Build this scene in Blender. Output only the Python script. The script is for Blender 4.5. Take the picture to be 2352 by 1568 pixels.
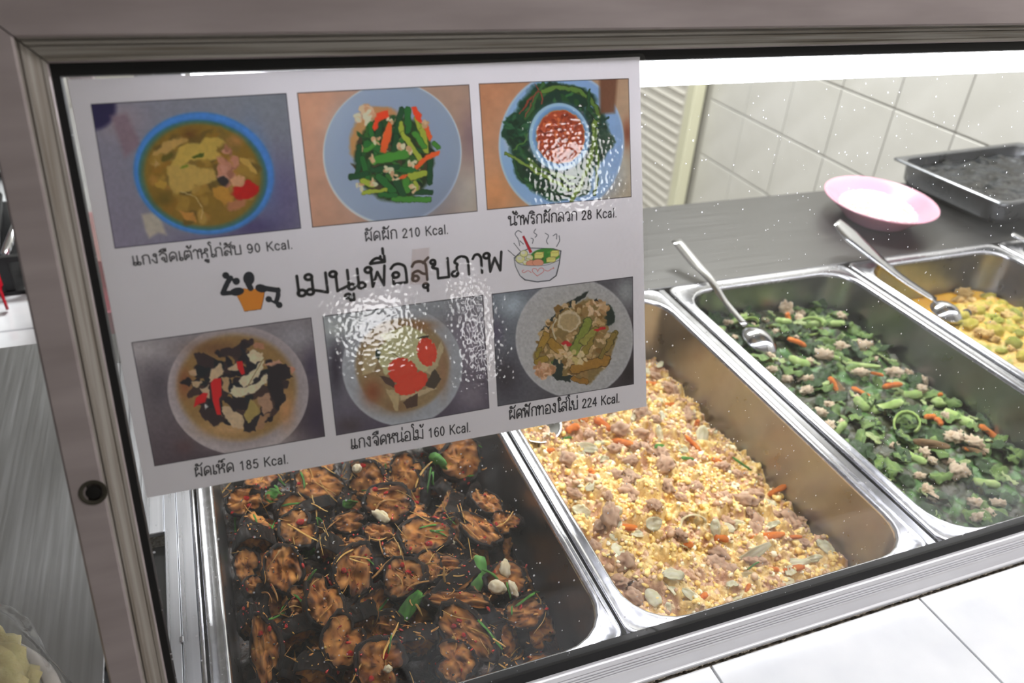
import bpy, bmesh, math, random
import numpy as np
from mathutils import Vector, Matrix, noise as mnoise
from mathutils.bvhtree import BVHTree

random.seed(7)
for o in list(bpy.data.objects):
    bpy.data.objects.remove(o)
SC = bpy.context.scene
COL = SC.collection

# ------------------------------------------------------------------ camera, world, lights, exposure
# world frame: X to the right along the counter, Y away from the viewer, Z up; z = 0 is the rim of the food pans
RC = np.array([[0.93217324, -0.35659493, 0.06239485],
               [-0.1408058, -0.51592932, -0.84497968],
               [0.3335068, 0.77888189, -0.53114614]])
CC = np.array([0.05660625, -0.30102725, 0.48165742])
FPX = 1845.62
TH = math.radians(18.09)          # lean of the glass

cam = bpy.data.cameras.new('camera')
cam.sensor_width = 36.0
cam.lens = FPX / 2352 * 36
cam.clip_start = 0.02
cam.dof.use_dof = True
cam.dof.focus_distance = 0.58
cam.dof.aperture_fstop = 8.0
cam_ob = bpy.data.objects.new('camera', cam)
COL.objects.link(cam_ob)
r0, r1, r2 = [Vector(r) for r in RC]
mw = Matrix.Identity(4)
for i in range(3):
    mw[i][0] = r0[i]; mw[i][1] = -r1[i]; mw[i][2] = -r2[i]; mw[i][3] = CC[i]
cam_ob.matrix_world = mw
SC.camera = cam_ob

SC.view_settings.view_transform = 'Standard'
SC.view_settings.look = 'None'
SC.view_settings.gamma = 1
SC.view_settings.use_curve_mapping = False
SC.view_settings.exposure = 0.38
SC.cycles.use_denoising = True
SC.cycles.max_bounces = 7
SC.cycles.transparent_max_bounces = 24
SC.cycles.sample_clamp_indirect = 6

W = bpy.data.worlds.new('world'); SC.world = W
W.use_nodes = True
W.node_tree.nodes['Background'].inputs[0].default_value = (0.93, 0.90, 0.93, 1)
W.node_tree.nodes['Background'].inputs[1].default_value = 0.14

TUBE_POWER = 19.0
def area_light(name, loc, size, size_y, power, rot, color=(1, 1, 1)):
    l = bpy.data.lights.new(name, 'AREA'); l.shape = 'RECTANGLE'; l.size = size; l.size_y = size_y
    l.energy = power; l.color = color
    o = bpy.data.objects.new(name, l); COL.objects.link(o); o.location = loc; o.rotation_euler = rot
    return o
# the ceiling lamps of the room (fixtures are built further down)
area_light('ceiling_lamp_light', (1.0, 1.5, 1.66), 1.2, 0.30, 58, (0, 0, 0), (0.98, 1, 0.98))
area_light('ceiling_lamp_light', (1.3, -0.15, 1.66), 1.2, 0.30, 19, (0, 0, 0), (1.0, 0.97, 0.97))

# ------------------------------------------------------------------ projection helpers (real metres <-> photograph pixels)
def ray(px, py):
    v = RC.T @ np.array([(px - 1176) / FPX, (py - 784) / FPX, 1.0])
    return CC, v
def proj(P):
    c = RC @ (np.asarray(P, float) - CC)
    return 1176 + FPX * c[0] / c[2], 784 + FPX * c[1] / c[2]
GN = np.array([0, -math.cos(TH), math.sin(TH)])
GS = np.array([0, math.sin(TH), math.cos(TH)])
def glass(u, s, n=0.0):
    return np.array([u, 0, 0]) + GS * s + GN * n
def on_glass(px, py):
    C, v = ray(px, py); t = -(C @ GN) / (v @ GN); P = C + t * v
    return P[0], P @ GS
def on_z(px, py, z=0.0):
    C, v = ray(px, py); t = (z - C[2]) / v[2]; return C + t * v

# ------------------------------------------------------------------ numpy noise
def _h(ix, iy, seed):
    n = (ix * 374761393 + iy * 668265263 + seed * 974711) & 0x7fffffff
    n = ((n ^ (n >> 13)) * 1274126177) & 0x7fffffff
    return ((n ^ (n >> 16)) & 0xffff) / 65535.0
def vnoise(x, y, seed=0):
    x = np.asarray(x, float); y = np.asarray(y, float)
    ix = np.floor(x).astype(np.int64); iy = np.floor(y).astype(np.int64)
    fx = x - ix; fy = y - iy
    fx = fx * fx * (3 - 2 * fx); fy = fy * fy * (3 - 2 * fy)
    a = _h(ix, iy, seed); b = _h(ix + 1, iy, seed); c = _h(ix, iy + 1, seed); d = _h(ix + 1, iy + 1, seed)
    return (a * (1 - fx) + b * fx) * (1 - fy) + (c * (1 - fx) + d * fx) * fy
def fbm(x, y, seed=0, o=3):
    r = 0; a = 1; t = 0
    for k in range(o):
        r = r + a * vnoise(np.asarray(x) * 2 ** k, np.asarray(y) * 2 ** k, seed + k * 17); t += a; a *= .55
    return r / t

def lin(c):
    c = np.asarray(c, float) / 255.0
    return np.where(c <= .04045, c / 12.92, ((c + .055) / 1.055) ** 2.4)
def L4(*c):
    l = lin(c); return (float(l[0]), float(l[1]), float(l[2]), 1.0)

# ------------------------------------------------------------------ materials
def mat(name, col, rough=.5, metal=0., spec=.5, coat=0., coatr=.05, trans=0., ior=1.45, emit=None, sss=0., alpha=1.):
    m = bpy.data.materials.new(name); m.use_nodes = True
    b = m.node_tree.nodes['Principled BSDF']; I = b.inputs
    I['Base Color'].default_value = L4(*col) if max(col) > 1 else (*col, 1)
    I['Roughness'].default_value = rough; I['Metallic'].default_value = metal
    I['Specular IOR Level'].default_value = spec; I['Coat Weight'].default_value = coat
    I['Coat Roughness'].default_value = coatr; I['Transmission Weight'].default_value = trans
    I['IOR'].default_value = ior; I['Alpha'].default_value = alpha
    I['Subsurface Weight'].default_value = sss
    I['Subsurface Scale'].default_value = .004
    if emit:
        I['Emission Color'].default_value = (*emit[0], 1); I['Emission Strength'].default_value = emit[1]
    return m
def nd(m, t, **kw):
    n = m.node_tree.nodes.new(t)
    for k, v in kw.items(): setattr(n, k, v)
    return n
def lk(m, a, b): m.node_tree.links.new(a, b)
def bs(m): return m.node_tree.nodes['Principled BSDF']
def add_noise(m, scale=(60, 60, 60), c1=None, c2=None, bump=0., rough=None, detail=3, dist=.001, lo=.3, hi=.7):
    tc = nd(m, 'ShaderNodeTexCoord'); mp = nd(m, 'ShaderNodeMapping'); mp.inputs['Scale'].default_value = scale
    nz = nd(m, 'ShaderNodeTexNoise'); nz.inputs['Scale'].default_value = 1; nz.inputs['Detail'].default_value = detail
    lk(m, tc.outputs['Object'], mp.inputs['Vector']); lk(m, mp.outputs[0], nz.inputs['Vector'])
    if c1 is not None:
        cr = nd(m, 'ShaderNodeValToRGB'); cr.color_ramp.elements[0].color = L4(*c1); cr.color_ramp.elements[1].color = L4(*c2)
        cr.color_ramp.elements[0].position = lo; cr.color_ramp.elements[1].position = hi
        lk(m, nz.outputs[0], cr.inputs[0]); lk(m, cr.outputs[0], bs(m).inputs['Base Color'])
    if rough:
        mr = nd(m, 'ShaderNodeMapRange'); mr.inputs[3].default_value = rough[0]; mr.inputs[4].default_value = rough[1]
        mr.inputs[1].default_value = .3; mr.inputs[2].default_value = .7
        lk(m, nz.outputs[0], mr.inputs[0]); lk(m, mr.outputs[0], bs(m).inputs['Roughness'])
    if bump:
        bp = nd(m, 'ShaderNodeBump'); bp.inputs['Strength'].default_value = bump; bp.inputs['Distance'].default_value = dist
        lk(m, nz.outputs[0], bp.inputs['Height']); lk(m, bp.outputs[0], bs(m).inputs['Normal'])
    return m
def vmat(name, rough=.5, spec=.5, coat=0., coatr=.08, sss=0., bump=0., bscale=400, mul=1.0, rand=0.0):
    m = mat(name, (.5, .5, .5), rough, 0, spec, coat, coatr, sss=sss)
    a = nd(m, 'ShaderNodeVertexColor', layer_name='Col')
    out = a.outputs[0]
    if rand:
        oi = nd(m, 'ShaderNodeObjectInfo'); hs = nd(m, 'ShaderNodeHueSaturation')
        mr = nd(m, 'ShaderNodeMapRange'); mr.inputs[3].default_value = 1 - rand; mr.inputs[4].default_value = 1 + rand
        lk(m, oi.outputs['Random'], mr.inputs[0]); lk(m, mr.outputs[0], hs.inputs['Value']); lk(m, out, hs.inputs['Color']); out = hs.outputs[0]
    lk(m, out, bs(m).inputs['Base Color'])
    if bump:
        tc = nd(m, 'ShaderNodeTexCoord'); nz = nd(m, 'ShaderNodeTexNoise'); nz.inputs['Scale'].default_value = bscale; nz.inputs['Detail'].default_value = 4
        bp = nd(m, 'ShaderNodeBump'); bp.inputs['Strength'].default_value = bump; bp.inputs['Distance'].default_value = .0015
        lk(m, tc.outputs['Object'], nz.inputs['Vector']); lk(m, nz.outputs[0], bp.inputs['Height'])
        lk(m, bp.outputs[0], bs(m).inputs['Normal'])
        if coat: lk(m, bp.outputs[0], bs(m).inputs['Coat Normal'])
    return m

M = {}
M['alu'] = add_noise(mat('aluminium_white', (178, 170, 168), .42, .25), (9, 60, 60), (152, 141, 141), (174, 163, 163), bump=.05)
M['alu_dirty'] = add_noise(mat('aluminium_worn', (160, 155, 148), .45, .3), (10, 420, 420), (128, 119, 108), (178, 173, 167), bump=.1, lo=.3, hi=.6)
M['alu_dirty_v'] = add_noise(mat('aluminium_worn_side', (160, 155, 148), .45, .3), (420, 10, 10), (132, 122, 112), (172, 166, 160), bump=.1, lo=.3, hi=.62)
M['alu_bright'] = add_noise(mat('aluminium_mill', (200, 202, 208), .30, .85), (300, 4, 60), (206, 208, 214), (222, 223, 229), bump=.02, rough=(.26, .32))
M['alu_lit'] = add_noise(mat('aluminium_lit', (225, 224, 230), .35, .3), (9, 60, 60), (232, 231, 236), (245, 245, 250), bump=.03)  # brighter frame metal: light falling on the bottom rail is put into the colour
M['gasket'] = mat('black_rubber', (9, 9, 11), .55)
M['steel'] = add_noise(mat('stainless_pressed', (205, 205, 208), .22, 1.0), (45, 45, 45), (150, 150, 152), (160, 160, 163), bump=.02, rough=(.27, .33))
M['steel_rim'] = add_noise(mat('stainless_rim', (225, 226, 232), .2, 1.0), (160, 160, 160), (196, 197, 203), (212, 212, 218), bump=.03, rough=(.22, .28))
M['steel_brush'] = add_noise(mat('stainless_brushed', (170, 168, 165), .34, 1.0), (6, 500, 60), (98, 97, 96), (108, 107, 106), bump=.03, rough=(.34, .42))
M['steel_table'] = add_noise(mat('stainless_table', (170, 170, 172), .36, .95), (240, 6, 60), (160, 160, 162), (178, 178, 182), bump=.012, rough=(.34, .42))
M['steel_dark'] = add_noise(mat('stainless_dull', (120, 122, 125), .28, 1.0), (40, 40, 40), (122, 124, 128), (136, 138, 142), rough=(.26, .32))
M['spoon'] = mat('polished_steel', (225, 226, 230), .13, 1.0)
M['tile'] = add_noise(mat('glazed_tile', (232, 234, 238), .12, 0, .5, .3), (18, 18, 18), (226, 229, 234), (240, 242, 245))
M['wtile'] = add_noise(mat('wall_tile_glaze', (214, 212, 205), .3, 0, .5), (8, 8, 8), (208, 206, 199), (220, 218, 212))
M['grout'] = add_noise(mat('grout', (150, 140, 128), .9), (400, 400, 400), (96, 86, 76), (196, 188, 176), bump=.4)
M['wgrout'] = mat('wall_grout', (190, 187, 178), .9)
M['plastic_white'] = mat('white_trim', (235, 236, 242), .22, 0, .5, .3)
M['paper'] = mat('paper', (242, 240, 243), .6)
M['ink'] = mat('black_ink', (26, 24, 32), .5)
M['ink2'] = mat('grey_ink', (52, 48, 58), .5)
M['plaster'] = mat('plaster', (200, 198, 190), .8)
M['floor'] = add_noise(mat('floor_tile', (165, 162, 156), .35), (6, 6, 6), (150, 148, 142), (176, 173, 166))
M['tube'] = mat('fluorescent', (255, 255, 255), .3, emit=((.93, .95, 1.0), TUBE_POWER))
M['lampshade'] = mat('lamp_housing', (225, 226, 228), .4)
M['cream'] = mat('cream_plastic', (226, 224, 196), .4)
M['offwhite'] = mat('white_plastic', (222, 218, 208), .4)
M['black'] = mat('black_plastic', (22, 22, 24), .35)
M['red'] = mat('red_plastic', (170, 16, 34), .35)
M['pink'] = mat('pink_plastic', (236, 120, 150), .3, coat=.3)
M['plate'] = mat('pink_melamine', (222, 162, 182), .25, coat=.4, sss=.1)
M['ceil'] = mat('ceiling_paint', (205, 203, 198), .9)
M['screw'] = mat('screw_metal', (78, 74, 66), .45, .8)
M['screwd'] = mat('screw_socket', (20, 18, 16), .6, .4)
M['print'] = vmat('printed_photo', .5)
def backlit(m, w):
    # thin sheet: part of the light comes through from behind
    nt = m.node_tree; b = bs(m); t = nd(m, 'ShaderNodeBsdfTranslucent'); x = nd(m, 'ShaderNodeMixShader'); x.inputs[0].default_value = w
    if b.inputs['Base Color'].links: lk(m, b.inputs['Base Color'].links[0].from_socket, t.inputs[0])
    else: t.inputs[0].default_value = b.inputs['Base Color'].default_value
    lk(m, b.outputs[0], x.inputs[1]); lk(m, t.outputs[0], x.inputs[2]); lk(m, x.outputs[0], nt.nodes['Material Output'].inputs[0])
backlit(M['paper'], .45); backlit(M['print'], .3)
M['fish'] = vmat('fried_fish_flesh', .42, coat=.7, coatr=.16, bump=.8, bscale=300, rand=.2)
M['skin'] = vmat('fried_fish_skin', .38, coat=.3, coatr=.22, bump=.9, bscale=330, rand=.12)
M['wet'] = vmat('wet_food', .38, coat=.5, coatr=.12, bump=.6, bscale=420, rand=.10, sss=.05)
M['bed'] = vmat('food_bed', .45, coat=.35, coatr=.12, bump=.6, bscale=500)
M['broth'] = vmat('glossy_broth', .22, spec=.25, coat=0, coatr=.03, bump=.12, bscale=90)
M['rice'] = vmat('rice', .6, sss=.1)

# clear glass: thin pane, fresnel reflection, dust specks
def glass_mat(name, dust=True, tint=(1, 1, 1)):
    m = bpy.data.materials.new(name); m.use_nodes = True; nt = m.node_tree; nt.nodes.clear()
    out = nt.nodes.new('ShaderNodeOutputMaterial')
    tr = nt.nodes.new('ShaderNodeBsdfTransparent'); tr.inputs[0].default_value = (*tint, 1)
    gl = nt.nodes.new('ShaderNodeBsdfGlossy'); gl.inputs['Roughness'].default_value = .02
    fr = nt.nodes.new('ShaderNodeFresnel')
    ge = nt.nodes.new('ShaderNodeNewGeometry'); mi_ = nt.nodes.new('ShaderNodeMapRange')   # same index seen from either side of the thin pane
    mi_.inputs[3].default_value = 1.45; mi_.inputs[4].default_value = 1 / 1.45
    nt.links.new(ge.outputs['Backfacing'], mi_.inputs[0]); nt.links.new(mi_.outputs[0], fr.inputs[0])
    mx = nt.nodes.new('ShaderNodeMixShader')
    nt.links.new(fr.outputs[0], mx.inputs[0]); nt.links.new(tr.outputs[0], mx.inputs[1]); nt.links.new(gl.outputs[0], mx.inputs[2])
    last = mx
    if dust:
        tc = nt.nodes.new('ShaderNodeTexCoord')
        vo = nt.nodes.new('ShaderNodeTexVoronoi'); vo.inputs['Scale'].default_value = 210
        n2 = nt.nodes.new('ShaderNodeTexNoise'); n2.inputs['Scale'].default_value = 14; n2.inputs['Detail'].default_value = 2
        nt.links.new(tc.outputs['Object'], vo.inputs['Vector']); nt.links.new(tc.outputs['Object'], n2.inputs['Vector'])
        # threshold: distance to cell centre < small radius that varies with the cell's random colour
        sep = nt.nodes.new('ShaderNodeSeparateColor'); nt.links.new(vo.outputs['Color'], sep.inputs[0])
        mr = nt.nodes.new('ShaderNodeMapRange'); mr.inputs[1].default_value = .55; mr.inputs[2].default_value = 1.0
        mr.inputs[3].default_value = 0.0; mr.inputs[4].default_value = .15
        nt.links.new(sep.outputs[0], mr.inputs[0])
        lt = nt.nodes.new('ShaderNodeMath'); lt.operation = 'LESS_THAN'
        nt.links.new(vo.outputs['Distance'], lt.inputs[0]); nt.links.new(mr.outputs[0], lt.inputs[1])
        mu = nt.nodes.new('ShaderNodeMath'); mu.operation = 'MULTIPLY'; mu.inputs[1].default_value = .7
        nt.links.new(lt.outputs[0], mu.inputs[0])
        # a faint film of grease, uneven
        mr2 = nt.nodes.new('ShaderNodeMapRange'); mr2.inputs[1].default_value = .35; mr2.inputs[2].default_value = .75
        mr2.inputs[3].default_value = .002; mr2.inputs[4].default_value = .022
        nt.links.new(n2.outputs[0], mr2.inputs[0])
        ad = nt.nodes.new('ShaderNodeMath'); ad.operation = 'ADD'
        nt.links.new(mu.outputs[0], ad.inputs[0]); nt.links.new(mr2.outputs[0], ad.inputs[1])
        tl = nt.nodes.new('ShaderNodeBsdfTranslucent'); tl.inputs[0].default_value = (.85, .86, .9, 1)
        df = nt.nodes.new('ShaderNodeBsdfDiffuse'); df.inputs[0].default_value = (.85, .86, .9, 1)
        ms = nt.nodes.new('ShaderNodeMixShader'); ms.inputs[0].default_value = .5
        nt.links.new(tl.outputs[0], ms.inputs[1]); nt.links.new(df.outputs[0], ms.inputs[2])
        m3 = nt.nodes.new('ShaderNodeMixShader')
        nt.links.new(ad.outputs[0], m3.inputs[0]); nt.links.new(mx.outputs[0], m3.inputs[1]); nt.links.new(ms.outputs[0], m3.inputs[2])
        last = m3
    nt.links.new(last.outputs[0], out.inputs[0])
    return m
M['glass'] = glass_mat('clear_glass')
M['glass_side'] = glass_mat('clear_glass_side', False)
def film_mat(name, bump):
    m = glass_mat(name, False); nt = m.node_tree
    tc = nt.nodes.new('ShaderNodeTexCoord')
    n1 = nt.nodes.new('ShaderNodeTexNoise'); n1.inputs['Scale'].default_value = 420; n1.inputs['Detail'].default_value = 0
    n2 = nt.nodes.new('ShaderNodeTexNoise'); n2.inputs['Scale'].default_value = 22
    ma = nt.nodes.new('ShaderNodeMath'); ma.operation = 'MULTIPLY_ADD'; ma.inputs[1].default_value = 3
    nt.links.new(tc.outputs['Object'], n1.inputs['Vector']); nt.links.new(tc.outputs['Object'], n2.inputs['Vector'])
    nt.links.new(n2.outputs[0], ma.inputs[0]); nt.links.new(n1.outputs[0], ma.inputs[2])
    bp = nt.nodes.new('ShaderNodeBump'); bp.inputs['Strength'].default_value = bump; bp.inputs['Distance'].default_value = .00007
    nt.links.new(ma.outputs[0], bp.inputs['Height'])
    for n in nt.nodes:
        if n.type in ('BSDF_GLOSSY', 'FRESNEL'): nt.links.new(bp.outputs[0], n.inputs['Normal'])
        if n.type == 'BSDF_GLOSSY': n.inputs['Roughness'].default_value = .05
    return m
M['film'] = film_mat('laminate_film', .9)
M['bagfilm'] = film_mat('bag_film', 1.0)
M['beige'] = mat('faint_beige', (196, 160, 140), .35, alpha=.14)

# ------------------------------------------------------------------ mesh helpers
class MB:
    def __init__(s): s.v = []; s.f = []; s.c = []; s.mi = []
    def add(s, vs, fs, col=None, mi=0):
        n = len(s.v); s.v += [tuple(map(float, p)) for p in vs]; s.f += [tuple(i + n for i in f) for f in fs]
        s.mi += [mi] * len(fs)
        if col is not None:
            if len(col) and hasattr(col[0], '__len__'): s.c += [tuple(map(float, q[:3])) for q in col]
            else: s.c += [tuple(map(float, col[:3]))] * len(vs)
    def box(s, a, b, rot=None, c=None, col=None):
        x0, y0, z0 = a; x1, y1, z1 = b
        vs = [(x0, y0, z0), (x1, y0, z0), (x1, y1, z0), (x0, y1, z0), (x0, y0, z1), (x1, y0, z1), (x1, y1, z1), (x0, y1, z1)]
        s.add(vs, [(0, 3, 2, 1), (4, 5, 6, 7), (0, 1, 5, 4), (1, 2, 6, 5), (2, 3, 7, 6), (3, 0, 4, 7)], col)
    def loft(s, loops, closed=True, cap0=False, cap1=False, col=None):
        n = len(loops[0]); vs = [p for l in loops for p in l]; fs = []
        for k in range(len(loops) - 1):
            for i in range(n if closed else n - 1):
                j = (i + 1) % n
                fs.append((k * n + i, k * n + j, (k + 1) * n + j, (k + 1) * n + i))
        if cap0: fs.append(tuple(range(n))[::-1])
        if cap1: fs.append(tuple((len(loops) - 1) * n + i for i in range(n)))
        s.add(vs, fs, col)
    def build(s, name, m, parent=None, smooth=True, loc=None):
        me = bpy.data.meshes.new(name); me.from_pydata(s.v, [], s.f); me.update()
        ms = m if isinstance(m, (list, tuple)) else [m]
        for q in ms: me.materials.append(q)
        if len(ms) > 1: me.polygons.foreach_set('material_index', s.mi)
        if s.c and len(s.c) == len(s.v):
            a = me.color_attributes.new('Col', 'FLOAT_COLOR', 'POINT')
            arr = np.ones((len(s.v), 4), np.float32); arr[:, :3] = np.array(s.c); a.data.foreach_set('color', arr.ravel())
        if smooth: me.polygons.foreach_set('use_smooth', [True] * len(me.polygons))
        return link(name, me, parent, loc)
def link(name, me, parent=None, loc=None):
    o = bpy.data.objects.new(name, me); COL.objects.link(o)
    if parent: o.parent = parent
    if loc is not None: o.location = loc
    return o
def fixn(o, angle=40):
    bm = bmesh.new(); bm.from_mesh(o.data); bmesh.ops.recalc_face_normals(bm, faces=bm.faces); bm.to_mesh(o.data); bm.free()
    if angle:
        try: o.data.set_sharp_from_angle(angle=math.radians(angle))
        except Exception: pass
    return o
def tag(o, label=None, cat=None, group=None, kind=None):
    if label: o['label'] = label
    if cat: o['category'] = cat
    if group: o['group'] = group
    if kind: o['kind'] = kind
    return o
def empty(name, loc, label=None, cat=None, group=None):
    o = bpy.data.objects.new(name, None); COL.objects.link(o); o.location = loc; o.empty_display_size = .02
    tag(o, label, cat, group); return o
def bevel_box(name, a, b, m, parent=None, bev=.001, seg=1):
    c = [(a[i] + b[i]) / 2 for i in range(3)]
    mb = MB(); mb.box([a[i] - c[i] for i in range(3)], [b[i] - c[i] for i in range(3)])
    o = mb.build(name, m, parent, smooth=False, loc=c)
    if bev:
        bm = bmesh.new(); bm.from_mesh(o.data)
        bmesh.ops.bevel(bm, geom=bm.edges[:], offset=bev, segments=seg, profile=.5, affect='EDGES'); bm.to_mesh(o.data); bm.free()
    if parent and parent.type == 'EMPTY':
        o.location = Vector(c) - parent.location
    return o
def rrect(x0, x1, y0, y1, r, z, n=7):
    pts = []
    for cx, cy, a0 in ((x1 - r, y1 - r, 0), (x0 + r, y1 - r, 90), (x0 + r, y0 + r, 180), (x1 - r, y0 + r, 270)):
        for k in range(n):
            a = math.radians(a0 + 90 * k / (n - 1)); pts.append((cx + r * math.cos(a), cy + r * math.sin(a), z))
    return pts
def tube(mb, pts, rad, n=8, flat=1.0, col=None, up=None):
    pts = [Vector(p) for p in pts]; loops = []
    rads = rad if hasattr(rad, '__len__') else [rad] * len(pts)
    for i, p in enumerate(pts):
        t = (pts[min(i + 1, len(pts) - 1)] - pts[max(i - 1, 0)]).normalized()
        u = Vector(up) if up else (Vector((0, 0, 1)) if abs(t.z) < .9 else Vector((1, 0, 0)))
        a = t.cross(u).normalized(); b = a.cross(t)
        r = rads[i]; ra, rb = (r if hasattr(r, '__len__') else (r, r * flat))
        loops.append([tuple(p + a * ra * math.cos(2 * math.pi * k / n) + b * rb * math.sin(2 * math.pi * k / n)) for k in range(n)])
    mb.loft(loops, cap0=True, cap1=True, col=col)
def spline(pts, m=8):
    P = [np.array(p, float) for p in pts]; P = [2 * P[0] - P[1]] + P + [2 * P[-1] - P[-2]]; out = []
    for i in range(1, len(P) - 2):
        for k in range(m):
            t = k / m; a, b, c, d = P[i - 1:i + 3]
            out.append(.5 * (2 * b + (c - a) * t + (2 * a - 5 * b + 4 * c - d) * t * t + (3 * b - a - 3 * c + d) * t ** 3))
    out.append(P[-2]); return out

ORD = ['first', 'second', 'third', 'fourth', 'fifth', 'sixth', 'seventh', 'eighth', 'ninth', 'tenth', 'eleventh', 'twelfth',
       'thirteenth', 'fourteenth', 'fifteenth', 'sixteenth', 'seventeenth', 'eighteenth', 'nineteenth', 'twentieth']
ORD += ['twenty-' + w for w in ORD[:9]]
FLOOR = -.85

# ================================================================== SETTING
def S(o, **k): o['kind'] = 'structure'; return o
S(bevel_box('floor', (-2.6, -2.7, FLOOR - .05), (1.86, 3.6, FLOOR), M['floor'], bev=0))
S(bevel_box('ceiling', (-2.6, -2.7, 1.75), (1.86, 3.6, 1.8), M['ceil'], bev=0))
S(bevel_box('wall_back', (-2.6, 3.5, FLOOR), (1.86, 3.6, 1.75), M['plaster'], bev=0))
wr = empty('wall_right', (1.775, 0, 0)); S(wr)
bevel_box('wall_body', (1.775, -2.7, FLOOR), (1.86, 3.5, 1.75), M['wgrout'], wr, bev=0)
tm = None
for iy in range(12):
    for iz in range(9):
        y = 2.085 - .2 * iy - .1; z = -.845 + .1975 * iz + .0985
        if z > .95: continue
        if tm is None:
            o = bevel_box('wall_tile', (-.004, -.0985, -.0965), (.006, .0985, .0965), M['wtile'], None, bev=.0018); tm = o.data
            o.parent = wr
        else:
            o = link('wall_tile', tm, wr)
        o.location = (-.004, y, z)
# front wall with the added, unseen glowing panes that make the highlights in the laminate
wf = empty('wall_front', (0, -2.62, 0)); S(wf)
mb = MB(); y0, y1 = -.08, 0
panels = [(.50, .76, .36, .56), (.98, 1.07, .20, .60), (1.45, 1.72, .88, 1.18)]
xp = -2.6
for xa, xb, za, zb in panels:
    mb.box((xp, y0, FLOOR), (xa, y1, 1.75)); mb.box((xa, y0, FLOOR), (xb, y1, za)); mb.box((xa, y0, zb), (xb, y1, 1.75)); xp = xb
mb.box((xp, y0, FLOOR), (1.775, y1, 1.75))
mb.build('wall_body', M['plaster'], wf, smooth=False)
M['added_glow'] = mat('added_glow_pane', (255, 255, 255), .5, emit=((1, 1, 1), 7.5))
for i, (xa, xb, za, zb) in enumerate(panels):
    xb = min(xb, 1.77)
    w = S(empty('glow_panel_%d' % (i + 1), ((xa + xb) / 2, -2.66, za)))
    bevel_box('pane', (xa + .012, -2.672, za + .012), (xb - .012, -2.668, zb - .012), M['added_glow'], w, bev=0)
    f = MB()
    cx = (xa + xb) / 2
    f.box((xa - cx, -.03, 0), (xb - cx, .04, .014)); f.box((xa - cx, -.03, zb - za - .014), (xb - cx, .04, zb - za))
    f.box((xa - cx, -.03, .014), (xa - cx + .014, .04, zb - za - .014)); f.box((xb - cx - .014, -.03, .014), (xb - cx, .04, zb - za - .014))
    f.build('glow_panel_frame', M['alu'], w, smooth=False)

# louvred cabinet standing past the end of the tiled wall
lc = empty('louvred_cabinet', (1.74, 2.55, FLOOR), 'off-white cabinet with slanted vent slots at the end of the tiled wall', 'cabinet')
bevel_box('body', (1.716, 2.15, FLOOR), (1.765, 3.2, .15), M['offwhite'], lc, bev=.004)
bevel_box('corner_post', (1.706, 2.100, FLOOR), (1.752, 2.15, .15), M['cream'], lc, bev=.004)['label'] = 'yellowish cream corner post'
sl = None
for k in range(25):
    z = -.80 + k * .036
    if sl is None:
        mb = MB(); mb.add([(0, -.45, .010), (-.005, -.45, 0), (0, -.45, -.004), (0, .45, .010), (-.005, .45, 0), (0, .45, -.004)],
                          [(0, 3, 4, 1), (1, 4, 5, 2), (0, 1, 2), (3, 5, 4)])
        o = mb.build('louvre_slat', M['offwhite'], lc, smooth=False); sl = o.data
    else: o = link('louvre_slat', sl, lc)
    o.location = (1.716 - 1.74, 2.62 - 2.55, z - FLOOR)

# ------------------------------------------------------------------ tiled counter the case stands on
tc_ = empty('tiled_counter', (.8, -.1, FLOOR), 'white tiled serving counter under the glass case', 'counter')
bevel_box('counter_body', (-.045, -.236, FLOOR), (1.755, .45, -.13), M['grout'], tc_, bev=0)
bevel_box('counter_front', (-.045, -.238, -.13), (1.755, -.004, -.0265), M['grout'], tc_, bev=0)
tm = None
random.seed(3)
for ix in range(-2, 7):
    for iy in range(2):
        xa = .555 + .2 * (ix - 0) - 0; xb = xa + .2
        xa, xb = max(xa, -.045), min(xb, 1.755)
        if xb - xa < .02: continue
        ya = -.0155 - (.193 if iy == 0 else .2245); yb = -.0155 - .193 * iy
        o = bevel_box('tile', (xa + .0008, ya + .0008, -.0265), (xb - .0008, yb - (.0012 if iy else .0014), -.0222 + random.uniform(-.0002, .0002)), M['tile'], tc_, bev=.0007, seg=2)
# ragged grout bead between trim and tiles
mb = MB(); pa = []; 
n = 900
top = [(-.03 + 1.75 * i / n, -.0142 - .0016 * random.random(), -.0222) for i in range(n + 1)]
bot = [(p[0], -.0125, -.0219) for p in top]
mb.add(top + bot, [(i, i + 1, n + 2 + i, n + 1 + i) for i in range(n)])
mb.build('grout_bead', add_noise(mat('grout_bead', (120, 110, 98), .9), (900, 900, 900), (70, 62, 54), (170, 160, 146), bump=.5), tc_, smooth=False, loc=(-.8, .1, -FLOOR))
bevel_box('edge_trim', (.262, -.0145, -.0235), (1.75, -.002, -.0190), M['plastic_white'], tc_, bev=.0012, seg=3)
bevel_box('edge_trim', (-.035, -.0160, -.0245), (.2655, -.002, -.0206), M['plastic_white'], tc_, bev=.0012, seg=3)

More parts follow.
